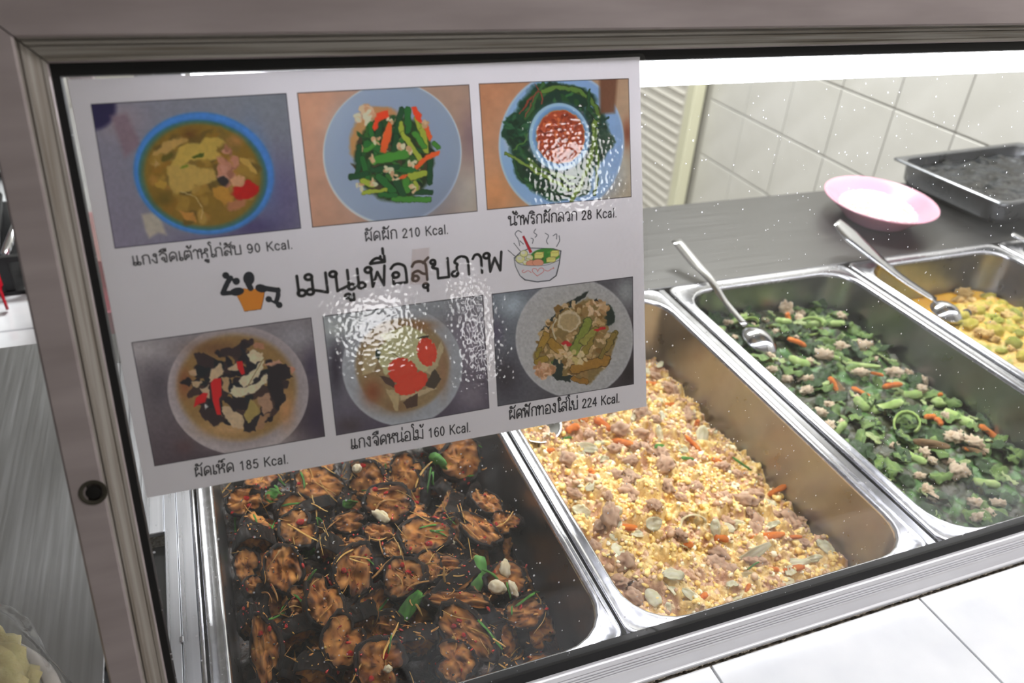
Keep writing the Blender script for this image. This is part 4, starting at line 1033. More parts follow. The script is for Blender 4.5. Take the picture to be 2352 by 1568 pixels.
def wref(px): return 150 + 52 * np.clip((px - 150) / 1300., 0, 1) + 6 * np.clip((px - 150) / 1300., 0, 1) ** 2
class Art:
    def __init__(s, quad, nx, ny, mp):
        s.quad = [on_glass(*q) for q in quad]; s.nx, s.ny = nx, ny; s.mp = mp
        A, B, C_, D = [np.array(q) for q in s.quad]
        u, v = np.meshgrid(np.linspace(0, 1, nx), np.linspace(0, 1, ny))
        P = (A[None, None] * (1 - u)[..., None] + B * u[..., None]) * (1 - v)[..., None] + (D * (1 - u)[..., None] + C_ * u[..., None]) * v[..., None]
        W3 = np.zeros(P.shape[:2] + (3,)); W3[..., 0] = P[..., 0]; W3 += GS * P[..., 1:2]; s.P = P
        c = (W3 - CC) @ RC.T; s.PX = 1176 + FPX * c[..., 0] / c[..., 2]; s.PY = 784 + FPX * c[..., 1] / c[..., 2]
        s.X = (s.PX - mp[0]) * mp[2]; s.Y = (s.PY - mp[1]) * mp[2]; s.px = mp[2]
        s.col = np.zeros(P.shape[:2] + (3,)); s.X0, s.Y0 = s.X, s.Y
    def warp(s, amp, scale, seed=0):
        s.X = s.X0 + amp * (fbm(s.X0 / scale, s.Y0 / scale, seed) - .5) * 2; s.Y = s.Y0 + amp * (fbm(s.X0 / scale + 50, s.Y0 / scale, seed + 5) - .5) * 2
    def nowarp(s): s.X, s.Y = s.X0, s.Y0
    def mixin(s, m, c):
        m = np.clip(m, 0, 1)[..., None]; s.col = s.col * (1 - m) + np.asarray(c, float) * m
    def fill(s, c): s.col[:] = c
    def grad(s, x0, y0, c0, x1, y1, c1):
        t = ((s.X - x0) * (x1 - x0) + (s.Y - y0) * (y1 - y0)) / ((x1 - x0) ** 2 + (y1 - y0) ** 2); t = np.clip(t, 0, 1)[..., None]
        s.col = np.array(c0, float) * (1 - t) + np.array(c1, float) * t
    def ed(s, cx, cy, rx, ry, ang=0):
        a = math.radians(ang); dx, dy = s.X - cx, s.Y - cy
        return np.hypot((dx * math.cos(a) + dy * math.sin(a)) / rx, (-dx * math.sin(a) + dy * math.cos(a)) / ry)
    def ell(s, cx, cy, rx, ry, c, ang=0, soft=2., op=1.):
        d = s.ed(cx, cy, rx, ry, ang); s.mixin(op * (1 - (d - 1) * min(rx, ry) / soft), c)
    def ring(s, cx, cy, rx, ry, w, c, ang=0, op=1.):
        d = abs(s.ed(cx, cy, rx, ry, ang) - 1) * min(rx, ry); s.mixin(op * (1.5 - d / w), c)
    def glow(s, cx, cy, rx, ry, c, ang=0, op=1.):
        d = s.ed(cx, cy, rx, ry, ang); s.mixin(op * np.exp(-d * d * 1.5), c)
    def poly(s, pts, c, op=1., soft=2.):
        inside = np.zeros(s.X.shape, bool); dist = np.full(s.X.shape, 1e9); n = len(pts)
        for i in range(n):
            x0, y0 = pts[i]; x1, y1 = pts[(i + 1) % n]
            cond = ((y0 > s.Y) != (y1 > s.Y)) & (s.X < (x1 - x0) * (s.Y - y0) / ((y1 - y0) or 1e-9) + x0); inside ^= cond
            dx, dy = x1 - x0, y1 - y0; t = np.clip(((s.X - x0) * dx + (s.Y - y0) * dy) / (dx * dx + dy * dy + 1e-9), 0, 1)
            dist = np.minimum(dist, np.hypot(s.X - x0 - t * dx, s.Y - y0 - t * dy))
        sd = np.where(inside, -dist, dist); s.mixin(op * (.5 - sd / soft), c)
    def line(s, pts, w, c, op=1., soft=1.6):
        d = np.full(s.X.shape, 1e9)
        for i in range(len(pts) - 1):
            x0, y0 = pts[i][:2]; x1, y1 = pts[i + 1][:2]; dx, dy = x1 - x0, y1 - y0
            t = np.clip(((s.X - x0) * dx + (s.Y - y0) * dy) / (dx * dx + dy * dy + 1e-9), 0, 1); d = np.minimum(d, np.hypot(s.X - x0 - t * dx, s.Y - y0 - t * dy))
        s.mixin(op * (.5 + (w / 2 - d) / soft), c)
    def curve(s, pts, w, c, **k): s.line([tuple(q) for q in spline([(x, y) for x, y in pts], 6)], w, c, **k)
    def bits(s, n, reg, pal, size, seed, asp=(.4, .9), soft=3., op=1., test=None):
        r = random.Random(seed); cx, cy, rx, ry = reg
        for _ in range(n):
            a = r.uniform(0, 6.28); q = math.sqrt(r.random()); x = cx + rx * q * math.cos(a); y = cy + ry * q * math.sin(a); L = r.uniform(*size)
            s.ell(x, y, L, L * r.uniform(*asp), pal[r.randrange(len(pal))], r.uniform(0, 180), soft, op)
    def mottle(s, scale, amp, seed):
        s.col = s.col * (1 + amp * (fbm(s.X0 / scale, s.Y0 / scale, seed) - .5) * 2)[..., None]
    def build(s, name, label=None, alpha=None, n=PN, border=True):
        if border:
            u, v = np.meshgrid(np.linspace(0, 1, s.nx), np.linspace(0, 1, s.ny)); e = np.minimum(np.minimum(u, 1 - u) * s.nx, np.minimum(v, 1 - v) * s.ny)
            s.mixin((e < 1.2) * .75, (50, 46, 56))
        c = lin(np.clip(s.col, 0, 255)) / lin(wref(s.PX))[..., None] * .72
        c = np.clip(c, 0, .92); c *= 1 + (np.random.RandomState(1).rand(*c.shape) - .5) * .05
        V = np.zeros(s.P.shape[:2] + (3,)); V[..., 0] = s.P[..., 0]; V += GS * s.P[..., 1:2] + GN * n - SO
        V = V.reshape(-1, 3); nx, ny = s.nx, s.ny
        i, j = np.meshgrid(np.arange(nx - 1), np.arange(ny - 1)); a = (j * nx + i).ravel()
        F = np.stack([a, a + nx, a + nx + 1, a + 1], -1)
        if alpha is not None: F = F[alpha.ravel()[a] > 0]
        me = bpy.data.meshes.new(name); me.vertices.add(len(V)); me.vertices.foreach_set('co', V.ravel())
        me.loops.add(F.size); me.loops.foreach_set('vertex_index', F.ravel().astype(np.int32)); me.polygons.add(len(F)); me.polygons.foreach_set('loop_start', np.arange(0, F.size, 4, dtype=np.int32))
        me.update(calc_edges=True)
        ca = me.color_attributes.new('Col', 'FLOAT_COLOR', 'POINT'); arr = np.ones((len(V), 4), np.float32); arr[:, :3] = c.reshape(-1, 3); ca.data.foreach_set('color', arr.ravel())
        me.materials.append(M['print']); o = link(name, me, sign)
        if label: o['label'] = label
        return o
NX, NY = 330, 220
# 1 clear soup in a blue bowl (crop 200,200 x3.92)
a = Art([(209, 239), (657, 214), (691, 524), (264, 570)], NX, NY, (200, 200, 3.92))
a.grad(300, 1400, (118, 114, 130), 1500, 100, (122, 128, 136)); a.glow(1750, 1000, 400, 500, (96, 92, 124)); a.glow(300, 300, 260, 200, (136, 128, 136)); a.glow(1300, 1400, 500, 120, (88, 84, 120)); a.glow(1500, 1250, 330, 120, (66, 58, 100), op=.8)
a.ell(60, 190, 175, 170, (34, 30, 68), 0, 50); a.poly([(210, 260), (360, 230), (500, 520), (340, 640)], (120, 104, 114), .8, 40)
a.poly([(490, 1140), (640, 1120), (720, 1330), (640, 1310), (560, 1360), (530, 1300)], (158, 152, 140), .9, 26)
a.ell(1050, 775, 622, 535, (52, 104, 158), 12, 14); a.ring(1050, 775, 600, 515, 30, (66, 124, 182), 12, .6); a.glow(1550, 700, 120, 400, (76, 122, 180), -12, .6)
for k in range(12):
    t = k / 11.; a.ell(1042, 790, 570 - 70 * t, 480 - 50 * t, (int(46 + 74 * t), int(104 - 6 * t), int(118 - 88 * t)), 12, 18)
a.ell(1040, 790, 500, 436, (122, 96, 32), 12, 20)
a.warp(26, 60, 3)
a.bits(70, (1040, 790, 470, 400), [(140, 112, 44), (112, 92, 38), (150, 122, 58), (128, 96, 30), (96, 78, 30), (146, 110, 46)], (30, 80), 4, soft=16, op=.8)
a.poly([(590, 610), (700, 500), (860, 440), (900, 480), (800, 560), (640, 620)], (160, 132, 74), 1, 16)
a.poly([(830, 560), (900, 510), (1010, 500), (1060, 460), (1180, 460), (1240, 500), (1150, 540), (1200, 640), (1060, 660), (930, 650), (850, 700), (760, 720)], (164, 142, 68), 1, 18)
a.poly([(730, 720), (860, 680), (960, 700), (1140, 740), (1170, 850), (1000, 900), (960, 860), (950, 920), (800, 950), (740, 880)], (162, 138, 72), 1, 18)
a.poly([(600, 640), (650, 680), (620, 740)], (160, 134, 84), 1, 14); a.poly([(1380, 640), (1450, 650), (1530, 770), (1500, 780), (1400, 690)], (168, 140, 70), 1, 12)
a.poly([(610, 860), (720, 840), (700, 910), (620, 890)], (158, 128, 50)); a.poly([(1120, 900), (1280, 880), (1310, 1040), (1230, 1060), (1140, 980)], (160, 120, 46), 1, 14); a.poly([(830, 1110), (960, 1130), (980, 1210), (880, 1190)], (160, 116, 52), 1, 14)
a.bits(26, (1260, 700, 90, 180), [(162, 116, 94), (140, 96, 76), (168, 124, 104)], (20, 46), 8, soft=12)
a.poly([(920, 620), (1060, 590), (1040, 640), (980, 640)], (70, 82, 14)); a.ell(720, 630, 46, 20, (86, 78, 24), -20, 10); a.ell(1225, 850, 45, 36, (44, 38, 40), 20, 14); a.glow(930, 420, 90, 60, (92, 62, 22)); a.glow(1330, 480, 80, 60, (150, 110, 60)); a.ell(870, 710, 26, 10, (104, 118, 30), 0, 8)
a.ell(1420, 930, 112, 74, (160, 12, 12), -18, 14); a.ell(1365, 850, 56, 44, (176, 138, 104), 0, 12); a.ell(1340, 1060, 70, 40, (152, 104, 72), -20, 16); a.glow(700, 1000, 110, 80, (92, 76, 22)); a.curve([(850, 930), (960, 980), (1040, 1100), (1030, 1180)], 8, (176, 158, 110), op=.6)
a.nowarp(); a.mottle(30, .06, 3); a.build('dish_photo', 'printed photo of soup in a blue bowl')
# 2 stir-fried vegetables (crop 640,100 x2.613)
a = Art([(681, 213), (1075.5, 194), (1095, 485), (716, 522)], NX, NY, (640, 100, 2.613))
a.grad(150, 600, (184, 146, 122), 1180, 600, (176, 152, 134)); a.glow(250, 420, 200, 160, (196, 154, 126)); a.glow(1140, 900, 130, 260, (196, 186, 170)); a.glow(1150, 560, 90, 200, (140, 118, 124), op=.8); a.mottle(60, .05, 2)
a.ell(678, 660, 412, 424, (206, 218, 228), 10, 6); a.ell(678, 656, 402, 412, (152, 168, 186), 10, 10); a.glow(800, 900, 300, 240, (138, 150, 170)); a.glow(420, 520, 150, 200, (164, 180, 194), op=.7); a.ell(672, 650, 330, 340, (148, 164, 184), 0, 60, .6)
a.warp(10, 30, 5)
a.ell(520, 560, 80, 130, (178, 138, 88), 20, 20); a.ell(600, 420, 90, 30, (176, 134, 90), 0, 16)
a.ell(690, 690, 225, 245, (38, 58, 28), 0, 22)
a.bits(110, (680, 680, 225, 240), [(34, 84, 40), (28, 66, 34), (52, 112, 44), (46, 96, 38), (22, 48, 30), (70, 60, 40), (170, 150, 110)], (16, 42), 6, (.25, .6), 5)
G1, G2, G3 = (38, 106, 46), (26, 78, 42), (70, 136, 50); Yg = (158, 172, 62); O_ = (218, 92, 40); Rr = (206, 66, 32); Mt = (204, 176, 138)
def bar(a, x0, y0, x1, y1, w, c, hl=None):
    a.line([(x0, y0), (x1, y1)], w, tuple(int(v * .62) for v in c)); a.line([(x0, y0), (x1, y1)], w * .82, c)
    if hl: a.line([(x0 + w * .2, y0), (x1 + w * .2, y1)], w * .25, hl, .7)
for q in [(545, 480, 580, 660, 34, G1), (610, 490, 590, 560, 36, G2), (735, 400, 690, 600, 40, G2), (770, 400, 775, 520, 40, G1), (700, 560, 690, 640, 40, G2), (480, 620, 470, 780, 34, G2), (520, 600, 620, 640, 50, G1), (500, 690, 530, 830, 40, G1), (430, 800, 520, 780, 34, G2),
          (570, 700, 760, 660, 60, G3), (690, 750, 820, 770, 46, G1), (600, 800, 680, 880, 50, G1), (700, 820, 740, 900, 50, G2), (905, 700, 900, 830, 36, G2), (820, 890, 910, 890, 34, G2), (690, 930, 900, 935, 36, G3), (560, 760, 700, 740, 40, G2), (760, 820, 770, 880, 46, G3), (500, 820, 560, 850, 40, Yg), (510, 895, 640, 878, 26, Yg), (600, 905, 700, 910, 30, G1),
          (730, 480, 735, 540, 30, Yg), (740, 540, 840, 690, 34, Yg), (850, 500, 880, 640, 44, Yg), (815, 540, 870, 620, 36, G3), (820, 450, 840, 500, 30, Yg), (790, 800, 870, 780, 44, Yg), (930, 600, 955, 620, 30, G3), (815, 830, 825, 870, 24, Yg), (590, 590, 520, 640, 30, G3), (640, 440, 570, 470, 20, G2)]: bar(a, *q)
for pts, c in [([(655, 470), (680, 480), (670, 570), (640, 660), (610, 650), (615, 570)], O_), ([(790, 385), (820, 380), (850, 430), (860, 480), (820, 460)], Rr), ([(865, 470), (900, 500), (918, 560), (900, 590), (880, 550)], O_), ([(810, 740), (850, 690), (910, 650), (960, 642), (950, 670), (880, 700), (830, 760)], O_), ([(690, 810), (740, 790), (780, 790), (740, 810)], O_), ([(580, 420), (650, 400), (660, 440), (600, 470), (580, 530), (560, 500)], Rr)]: a.poly(pts, c, 1, 5)
a.bits(16, (510, 430, 62, 46), [(212, 182, 150), (190, 152, 116), (226, 202, 176)], (14, 30), 9, soft=6)
for x, y in [(670, 460), (730, 610), (775, 640), (670, 770), (690, 800), (550, 690), (560, 830), (790, 725), (485, 860), (880, 480), (650, 745), (580, 580), (800, 870)]: a.bits(4, (x, y, 24, 20), [Mt, (222, 202, 172), (188, 154, 116)], (8, 18), x, soft=4)
a.nowarp(); a.build('dish_photo', 'printed photo of green vegetables with carrot')
# 3 chilli dip with boiled greens
a = Art([(1097, 192), (1441, 180), (1447.5, 452), (1116, 482)], NX, NY, (640, 100, 2.613))
a.grad(1250, 300, (190, 140, 104), 2100, 900, (204, 188, 160)); a.glow(1280, 900, 200, 200, (206, 152, 104)); a.glow(2060, 700, 70, 200, (214, 204, 180)); a.glow(2085, 540, 40, 110, (150, 84, 56)); a.mottle(50, .06, 6)
a.ell(1690, 600, 372, 420, (186, 208, 236), 6, 8); a.ell(1690, 600, 360, 406, (150, 186, 224), 6, 10); a.glow(1900, 800, 160, 160, (168, 200, 236)); a.glow(1385, 560, 50, 100, (200, 206, 214))
a.warp(16, 36, 7)
a.ell(1640, 600, 250, 330, (24, 66, 44), -8, 20); a.ell(1430, 520, 90, 100, (30, 74, 50), 0, 8); a.ell(1700, 310, 180, 62, (22, 62, 46), 8, 14); a.ell(1860, 560, 110, 160, (30, 70, 50), 0, 20); a.ell(1560, 790, 150, 80, (24, 66, 40), 20, 14); a.ell(1780, 850, 80, 60, (28, 70, 40), 0, 12); a.ell(1960, 590, 40, 50, (50, 84, 64), 0, 10)
a.bits(130, (1640, 590, 250, 330), [(28, 78, 48), (18, 50, 34), (44, 98, 54), (60, 116, 60), (22, 60, 46), (36, 84, 40)], (14, 44), 17, (.2, .5), 5)
a.bits(30, (1430, 530, 80, 90), [(30, 84, 54), (20, 58, 38), (50, 104, 66)], (14, 34), 27, (.2, .5), 5)
St, St2 = (98, 134, 52), (128, 156, 66)
for pts, w, c in [([(1580, 240), (1540, 330), (1500, 420), (1470, 450)], 26, (60, 110, 56)), ([(1580, 290), (1700, 262), (1810, 300), (1890, 380), (1900, 470)], 30, (104, 140, 60)), ([(1885, 470), (1880, 620), (1840, 760), (1760, 935)], 34, St2), ([(1900, 500), (1905, 700), (1895, 910)], 20, St), ([(1355, 660), (1500, 740), (1620, 810), (1740, 870)], 22, St2), ([(1480, 690), (1600, 760), (1760, 800)], 22, St), ([(1500, 720), (1640, 780), (1760, 840)], 22, St), ([(1400, 700), (1440, 800), (1540, 850), (1700, 900)], 16, (40, 90, 50)), ([(1530, 250), (1580, 320), (1575, 370)], 9, (150, 80, 60)), ([(1560, 290), (1490, 350), (1435, 420)], 12, (150, 70, 50)), ([(1540, 300), (1490, 400), (1475, 440)], 10, (146, 90, 60)), ([(1400, 640), (1460, 590), (1500, 540)], 12, (80, 130, 60)), ([(1970, 440), (1930, 490), (1900, 510)], 14, (26, 74, 60)), ([(1860, 280), (1850, 380), (1900, 460)], 24, (40, 90, 50))]: a.curve(pts, w, tuple(int(v * .6) for v in c)); a.curve(pts, w * .7, c)
a.nowarp()
a.ell(1680, 560, 186, 204, (60, 90, 110), 0, 14, .7); a.ell(1677, 558, 178, 198, (168, 204, 232), -4, 5); a.ell(1680, 558, 160, 178, (132, 176, 214), -4, 7); a.ell(1684, 556, 150, 166, (120, 160, 196), -4, 10)
a.warp(8, 24, 9); a.ell(1684, 558, 142, 156, (206, 132, 66), 0, 6); a.ell(1684, 558, 136, 150, (168, 72, 40), 0, 8)
a.bits(150, (1684, 558, 128, 142), [(190, 92, 54), (150, 60, 34), (206, 116, 66), (132, 50, 28), (178, 76, 38)], (4, 13), 12, soft=3); a.nowarp()
a.poly([(1912, 205), (2030, 198), (2012, 420), (1916, 428)], (126, 84, 60), .55, 12)
a.build('dish_photo', 'printed photo of red dip ringed by greens')
# 4 stir-fried mushrooms (crop 280,720 x4.127)
a = Art([(302, 784), (714, 727), (746, 1000), (355, 1068)], NX, NY, (280, 720, 4.127))
a.grad(300, 200, (136, 132, 136), 700, 1500, (66, 54, 62)); a.glow(200, 340, 300, 120, (154, 150, 152)); a.glow(1650, 220, 260, 180, (146, 144, 150)); a.glow(1850, 1000, 160, 300, (58, 48, 66)); a.glow(1800, 500, 100, 200, (72, 64, 84)); a.glow(350, 700, 180, 240, (84, 78, 86)); a.glow(600, 1250, 120, 90, (84, 60, 62), op=.7)
a.ell(1100, 718, 662, 602, (160, 152, 154), 6, 8); a.glow(1300, 1200, 500, 160, (168, 160, 160)); a.ell(1095, 690, 630, 570, (150, 142, 144), 6, 30, .5)
for k in range(8):
    t = k / 7.; a.ell(1090, 690, 560 - 50 * t, 500 - 50 * t, (int(150 - 14 * t), int(136 - 28 * t), int(126 - 62 * t)), 4, 30)
a.glow(1000, 1080, 300, 100, (170, 138, 96)); a.glow(1550, 900, 100, 200, (172, 130, 88)); a.glow(900, 330, 300, 100, (110, 78, 50)); a.glow(600, 650, 80, 160, (124, 74, 46))
a.warp(22, 46, 4)
DKc = [(26, 22, 32), (34, 26, 34), (48, 34, 38), (22, 26, 34), (60, 42, 40)]
a.bits(80, (1100, 660, 420, 370), DKc, (40, 100), 14, (.35, .8), 6)
for pts in [[(680, 370), (730, 350), (880, 420), (860, 520), (720, 470)], [(930, 330), (1020, 310), (1140, 330), (1120, 400), (950, 390)], [(1130, 240), (1220, 290), (1160, 330), (1120, 300)], [(540, 640), (620, 600), (700, 640), (640, 680)], [(1380, 500), (1560, 460), (1610, 600), (1520, 620), (1540, 820), (1450, 850), (1380, 700)], [(740, 870), (880, 880), (990, 1000), (880, 1060), (780, 980)], [(940, 790), (1160, 790), (1200, 920), (1040, 900)], [(1150, 1000), (1280, 960), (1260, 1110), (1150, 1110)]]: a.poly(pts, DKc[len(pts) % 3], 1, 8)
Mu = (178, 158, 128); Mu2 = (196, 180, 152)
for pts, c in [([(820, 600), (860, 500), (940, 470), (965, 540), (900, 620), (830, 650)], Mu), ([(1170, 380), (1240, 330), (1340, 370), (1350, 430), (1260, 470), (1200, 430)], Mu2), ([(1000, 510), (1090, 450), (1100, 530), (1030, 530)], Mu), ([(1110, 620), (1200, 560), (1330, 450), (1360, 430), (1330, 520), (1220, 660), (1150, 680)], Mu2), ([(1010, 740), (1060, 680), (1200, 680), (1290, 640), (1370, 550), (1370, 640), (1250, 730), (1100, 790)], Mu2), ([(940, 880), (1000, 870), (1150, 970), (1140, 1080), (1060, 1060), (980, 980)], Mu), ([(1340, 490), (1480, 430), (1530, 460), (1420, 480)], (176, 136, 112)), ([(1280, 800), (1390, 740), (1430, 900), (1340, 950)], (156, 124, 100)), ([(1300, 960), (1400, 940), (1330, 1080), (1270, 1100)], (146, 112, 82)), ([(1560, 480), (1650, 520), (1620, 560)], (176, 126, 104)), ([(1230, 270), (1350, 270), (1340, 330), (1240, 320)], (160, 116, 90)), ([(750, 700), (830, 670), (830, 800), (800, 780)], (170, 150, 124)), ([(660, 640), (760, 620), (740, 690), (700, 700)], (170, 148, 116)), ([(640, 540), (700, 520), (720, 570), (650, 580)], (166, 140, 110)), ([(780, 850), (840, 860), (800, 890)], (190, 190, 190)), ([(950, 590), (1020, 600), (1010, 740), (950, 720)], (166, 140, 104)), ([(1210, 800), (1290, 880), (1300, 940), (1190, 1030), (1160, 960)], (150, 132, 76))]: a.poly(pts, c, 1, 8)
a.nowarp()
for pts in [[(840, 650), (870, 610), (940, 600), (945, 760), (920, 800), (940, 950), (900, 950), (860, 820)], [(1085, 445), (1140, 440), (1165, 560), (1135, 575), (1095, 510)], [(700, 790), (770, 740), (815, 745), (790, 830), (730, 850), (680, 880)]]: a.poly(pts, (186, 20, 28), 1, 6)
a.curve([(1130, 320), (1180, 400), (1190, 470), (1240, 500)], 22, (24, 26, 38)); a.curve([(1340, 420), (1270, 540), (1190, 680)], 9, (130, 108, 62)); a.mottle(26, .08, 4)
a.build('dish_photo', 'printed photo of dark and white mushrooms')
# 5 bamboo shoot soup (crop 640,600 x2.613)
a = Art([(739.5, 724), (1107.6, 675), (1122, 935.6), (771, 998)], NX, NY, (640, 600, 2.613))
a.grad(300, 400, (152, 158, 162), 500, 1000, (84, 76, 92)); a.glow(1130, 500, 120, 300, (132, 124, 138)); a.glow(340, 640, 60, 200, (58, 52, 66)); a.glow(1150, 800, 120, 120, (126, 118, 130)); a.glow(420, 980, 100, 60, (76, 66, 72)); a.glow(330, 400, 90, 60, (176, 182, 182))
a.ell(738, 630, 356, 348, (168, 172, 178), 0, 8); a.ell(738, 622, 340, 330, (160, 164, 170), 0, 20)
for k in range(7):
    t = k / 6.; a.ell(738, 618, 278 - 18 * t, 274 - 16 * t, (int(160 - 14 * t), int(158 - 34 * t), int(158 - 70 * t)), 0, 16)
a.glow(560, 780, 70, 90, (136, 78, 46)); a.glow(840, 380, 120, 40, (146, 108, 70)); a.glow(980, 650, 40, 160, (150, 116, 86)); a.glow(700, 870, 120, 50, (134, 104, 70))
a.warp(8, 30, 6)
a.poly([(505, 520), (560, 480), (600, 470), (590, 600), (570, 660), (500, 680)], (178, 162, 124), 1, 6)
a.poly([(590, 520), (640, 480), (600, 440), (760, 380), (860, 420), (920, 480), (960, 560), (920, 640), (860, 660), (740, 580), (700, 620), (640, 680), (600, 600)], (186, 184, 140), 1, 8)
a.poly([(880, 660), (930, 560), (975, 470), (985, 520), (950, 620), (910, 680)], (180, 166, 130), 1, 6); a.poly([(640, 760), (720, 770), (715, 890), (700, 890)], (178, 160, 120), 1, 6); a.poly([(720, 800), (930, 745), (945, 760), (800, 820), (725, 828)], (186, 168, 132), 1, 6)
a.poly([(580, 520), (610, 540), (600, 590), (575, 570)], (40, 60, 46)); a.poly([(600, 680), (700, 700), (690, 750), (640, 730)], (84, 60, 50)); a.poly([(870, 740), (930, 640), (970, 700), (930, 760)], (74, 62, 50)); a.poly([(740, 840), (830, 780), (830, 860), (760, 875)], (80, 56, 44)); a.curve([(660, 540), (700, 560), (740, 590)], 6, (130, 120, 80)); a.poly([(810, 455), (900, 440), (890, 462)], (60, 56, 40))
a.nowarp()
def flower(cx, cy, rx, ry, ang):
    d = a.ed(cx, cy, rx, ry, ang); th_ = np.arctan2(a.Y - cy, a.X - cx); r_ = 1 + .06 * np.abs(np.sin(th_ * 9)) - .16 * np.exp(-((np.cos(th_ * 1.5)) / .12) ** 2)
    a.mixin((r_ - d) * 30, (206, 64, 40)); a.mixin(((r_ - d) > .3) * .12, (230, 96, 66))
flower(740, 655, 88, 78, 20); flower(885, 540, 58, 84, -10); flower(790, 725, 104, 62, -25)
a.mottle(18, .07, 4); a.build('dish_photo', 'printed photo of bamboo shoot soup with carrot flowers')
# 6 pumpkin with egg
a = Art([(1127, 673.5), (1450.6, 633.7), (1453, 880.5), (1140.6, 931.4)], NX, NY, (640, 600, 2.613))
a.grad(1300, 200, (120, 128, 138), 2100, 700, (70, 60, 66)); a.glow(1400, 260, 110, 90, (170, 182, 190)); a.glow(2080, 180, 90, 120, (160, 164, 166)); a.glow(1350, 700, 120, 160, (62, 56, 66)); a.glow(2090, 660, 60, 100, (44, 34, 38)); a.glow(1300, 420, 50, 100, (96, 90, 110))
a.ell(1768, 458, 348, 352, (196, 196, 198), 6, 8); a.ell(1768, 455, 336, 340, (184, 184, 184), 6, 20); a.glow(1800, 420, 240, 240, (178, 174, 160), op=.8)
a.warp(12, 26, 6)
a.poly([(1560, 420), (1700, 260), (1850, 175), (1840, 210), (1720, 290), (1640, 380), (1600, 420)], (30, 40, 34), 1, 6); a.ell(1960, 320, 44, 60, (28, 46, 34), -10, 8)
a.poly([(1520, 560), (1600, 440), (1700, 300), (1850, 220), (1950, 260), (1960, 420), (2030, 430), (1960, 620), (1860, 730), (1700, 690), (1550, 680)], (142, 118, 66), 1, 14)
a.bits(170, (1770, 480, 220, 230), [(178, 146, 98), (204, 178, 136), (156, 124, 70), (134, 100, 44), (190, 162, 112)], (10, 26), 13, (.5, .9), 4)
for q in [(1720, 300, 1660, 370, 44, (146, 116, 60)), (1850, 360, 1770, 530, 62, (136, 146, 56)), (1900, 400, 1830, 540, 40, (150, 130, 50)), (1620, 470, 1690, 540, 54, (166, 128, 44)), (1560, 520, 1600, 440, 50, (166, 132, 50)), (1770, 640, 1950, 590, 70, (168, 124, 44)), (1930, 560, 2010, 430, 40, (140, 120, 50)), (1540, 600, 1600, 580, 40, (160, 132, 40)), (1840, 720, 1760, 700, 30, (164, 118, 40)), (1550, 560, 1560, 520, 30, (150, 130, 40)), (1820, 480, 1880, 420, 44, (158, 150, 66)), (1640, 600, 1660, 640, 24, (96, 120, 50)), (2000, 440, 1960, 520, 34, (150, 124, 52))]: bar(a, *q)
a.ell(1735, 355, 60, 54, (178, 156, 112), -20, 8); a.ring(1735, 355, 62, 56, 6, (204, 190, 156), -20); a.poly([(1640, 580), (1700, 590), (1690, 680), (1660, 710), (1640, 690)], (38, 52, 44)); a.poly([(1660, 680), (1760, 680), (1740, 720), (1660, 710)], (34, 46, 40)); a.curve([(1660, 340), (1640, 400), (1660, 460)], 8, (196, 188, 160)); a.poly([(1885, 410), (1950, 385), (1960, 395), (1900, 425)], (200, 30, 36)); a.ell(1722, 492, 26, 12, (196, 34, 40), 10, 4); a.poly([(1900, 210), (1925, 240), (1880, 240)], (30, 34, 30))
a.bits(46, (1590, 650, 64, 40), [(204, 160, 122), (182, 134, 94), (220, 184, 150)], (8, 18), 23, soft=4); a.bits(26, (1900, 270, 60, 50), [(204, 170, 124), (222, 196, 160), (176, 136, 88)], (8, 20), 25, soft=4); a.bits(20, (1710, 570, 36, 60), [(206, 176, 130), (222, 200, 160)], (8, 16), 26, soft=4); a.bits(18, (1790, 570, 50, 40), [(204, 186, 120), (214, 196, 150)], (8, 16), 28, soft=4)
a.nowarp(); a.mottle(12, .1, 8); a.build('dish_photo', 'printed photo of pumpkin with egg')
# clip art: exercising figure (crop 480,540 x3.36)
def mask_art(a, bg): return (np.abs(a.col - np.array(bg)).sum(-1) > 6)
a = Art([(496, 612), (662, 596), (672, 722), (506, 738)], 220, 170, (480, 540, 3.36)); BG = (-1, -1, -1); a.fill(BG)
K_ = (26, 30, 40)
a.poly([(215, 465), (265, 405), (290, 410), (330, 415), (380, 400), (425, 440), (415, 500), (400, 565), (272, 582), (240, 510)], (222, 122, 36), 1, 4)
a.ell(305, 328, 42, 50, K_, 0, 3); a.line([(300, 370), (320, 405)], 44, K_); a.ell(215, 430, 52, 30, K_, -8, 3); a.line([(110, 445), (230, 430)], 34, K_); a.line([(105, 440), (140, 360), (165, 325)], 40, K_); a.line([(125, 305), (205, 350)], 22, K_)
a.ell(128, 306, 26, 24, K_, 30, 3); a.ell(208, 350, 26, 26, K_, 30, 3); a.ell(400, 405, 44, 30, K_, 15, 3); a.line([(400, 400), (480, 412), (530, 420)], 40, K_); a.line([(530, 415), (530, 460), (515, 510)], 36, K_); a.line([(460, 490), (535, 530)], 18, K_); a.ell(458, 488, 24, 22, K_, 20, 3); a.ell(538, 532, 24, 22, K_, 20, 3)
msk = (a.col.max(-1) > 12); a.col = np.where(a.col < 0, 0, a.col)
fa = a.build('clip_art', 'black and orange figure lifting dumbbells', alpha=msk, border=False)
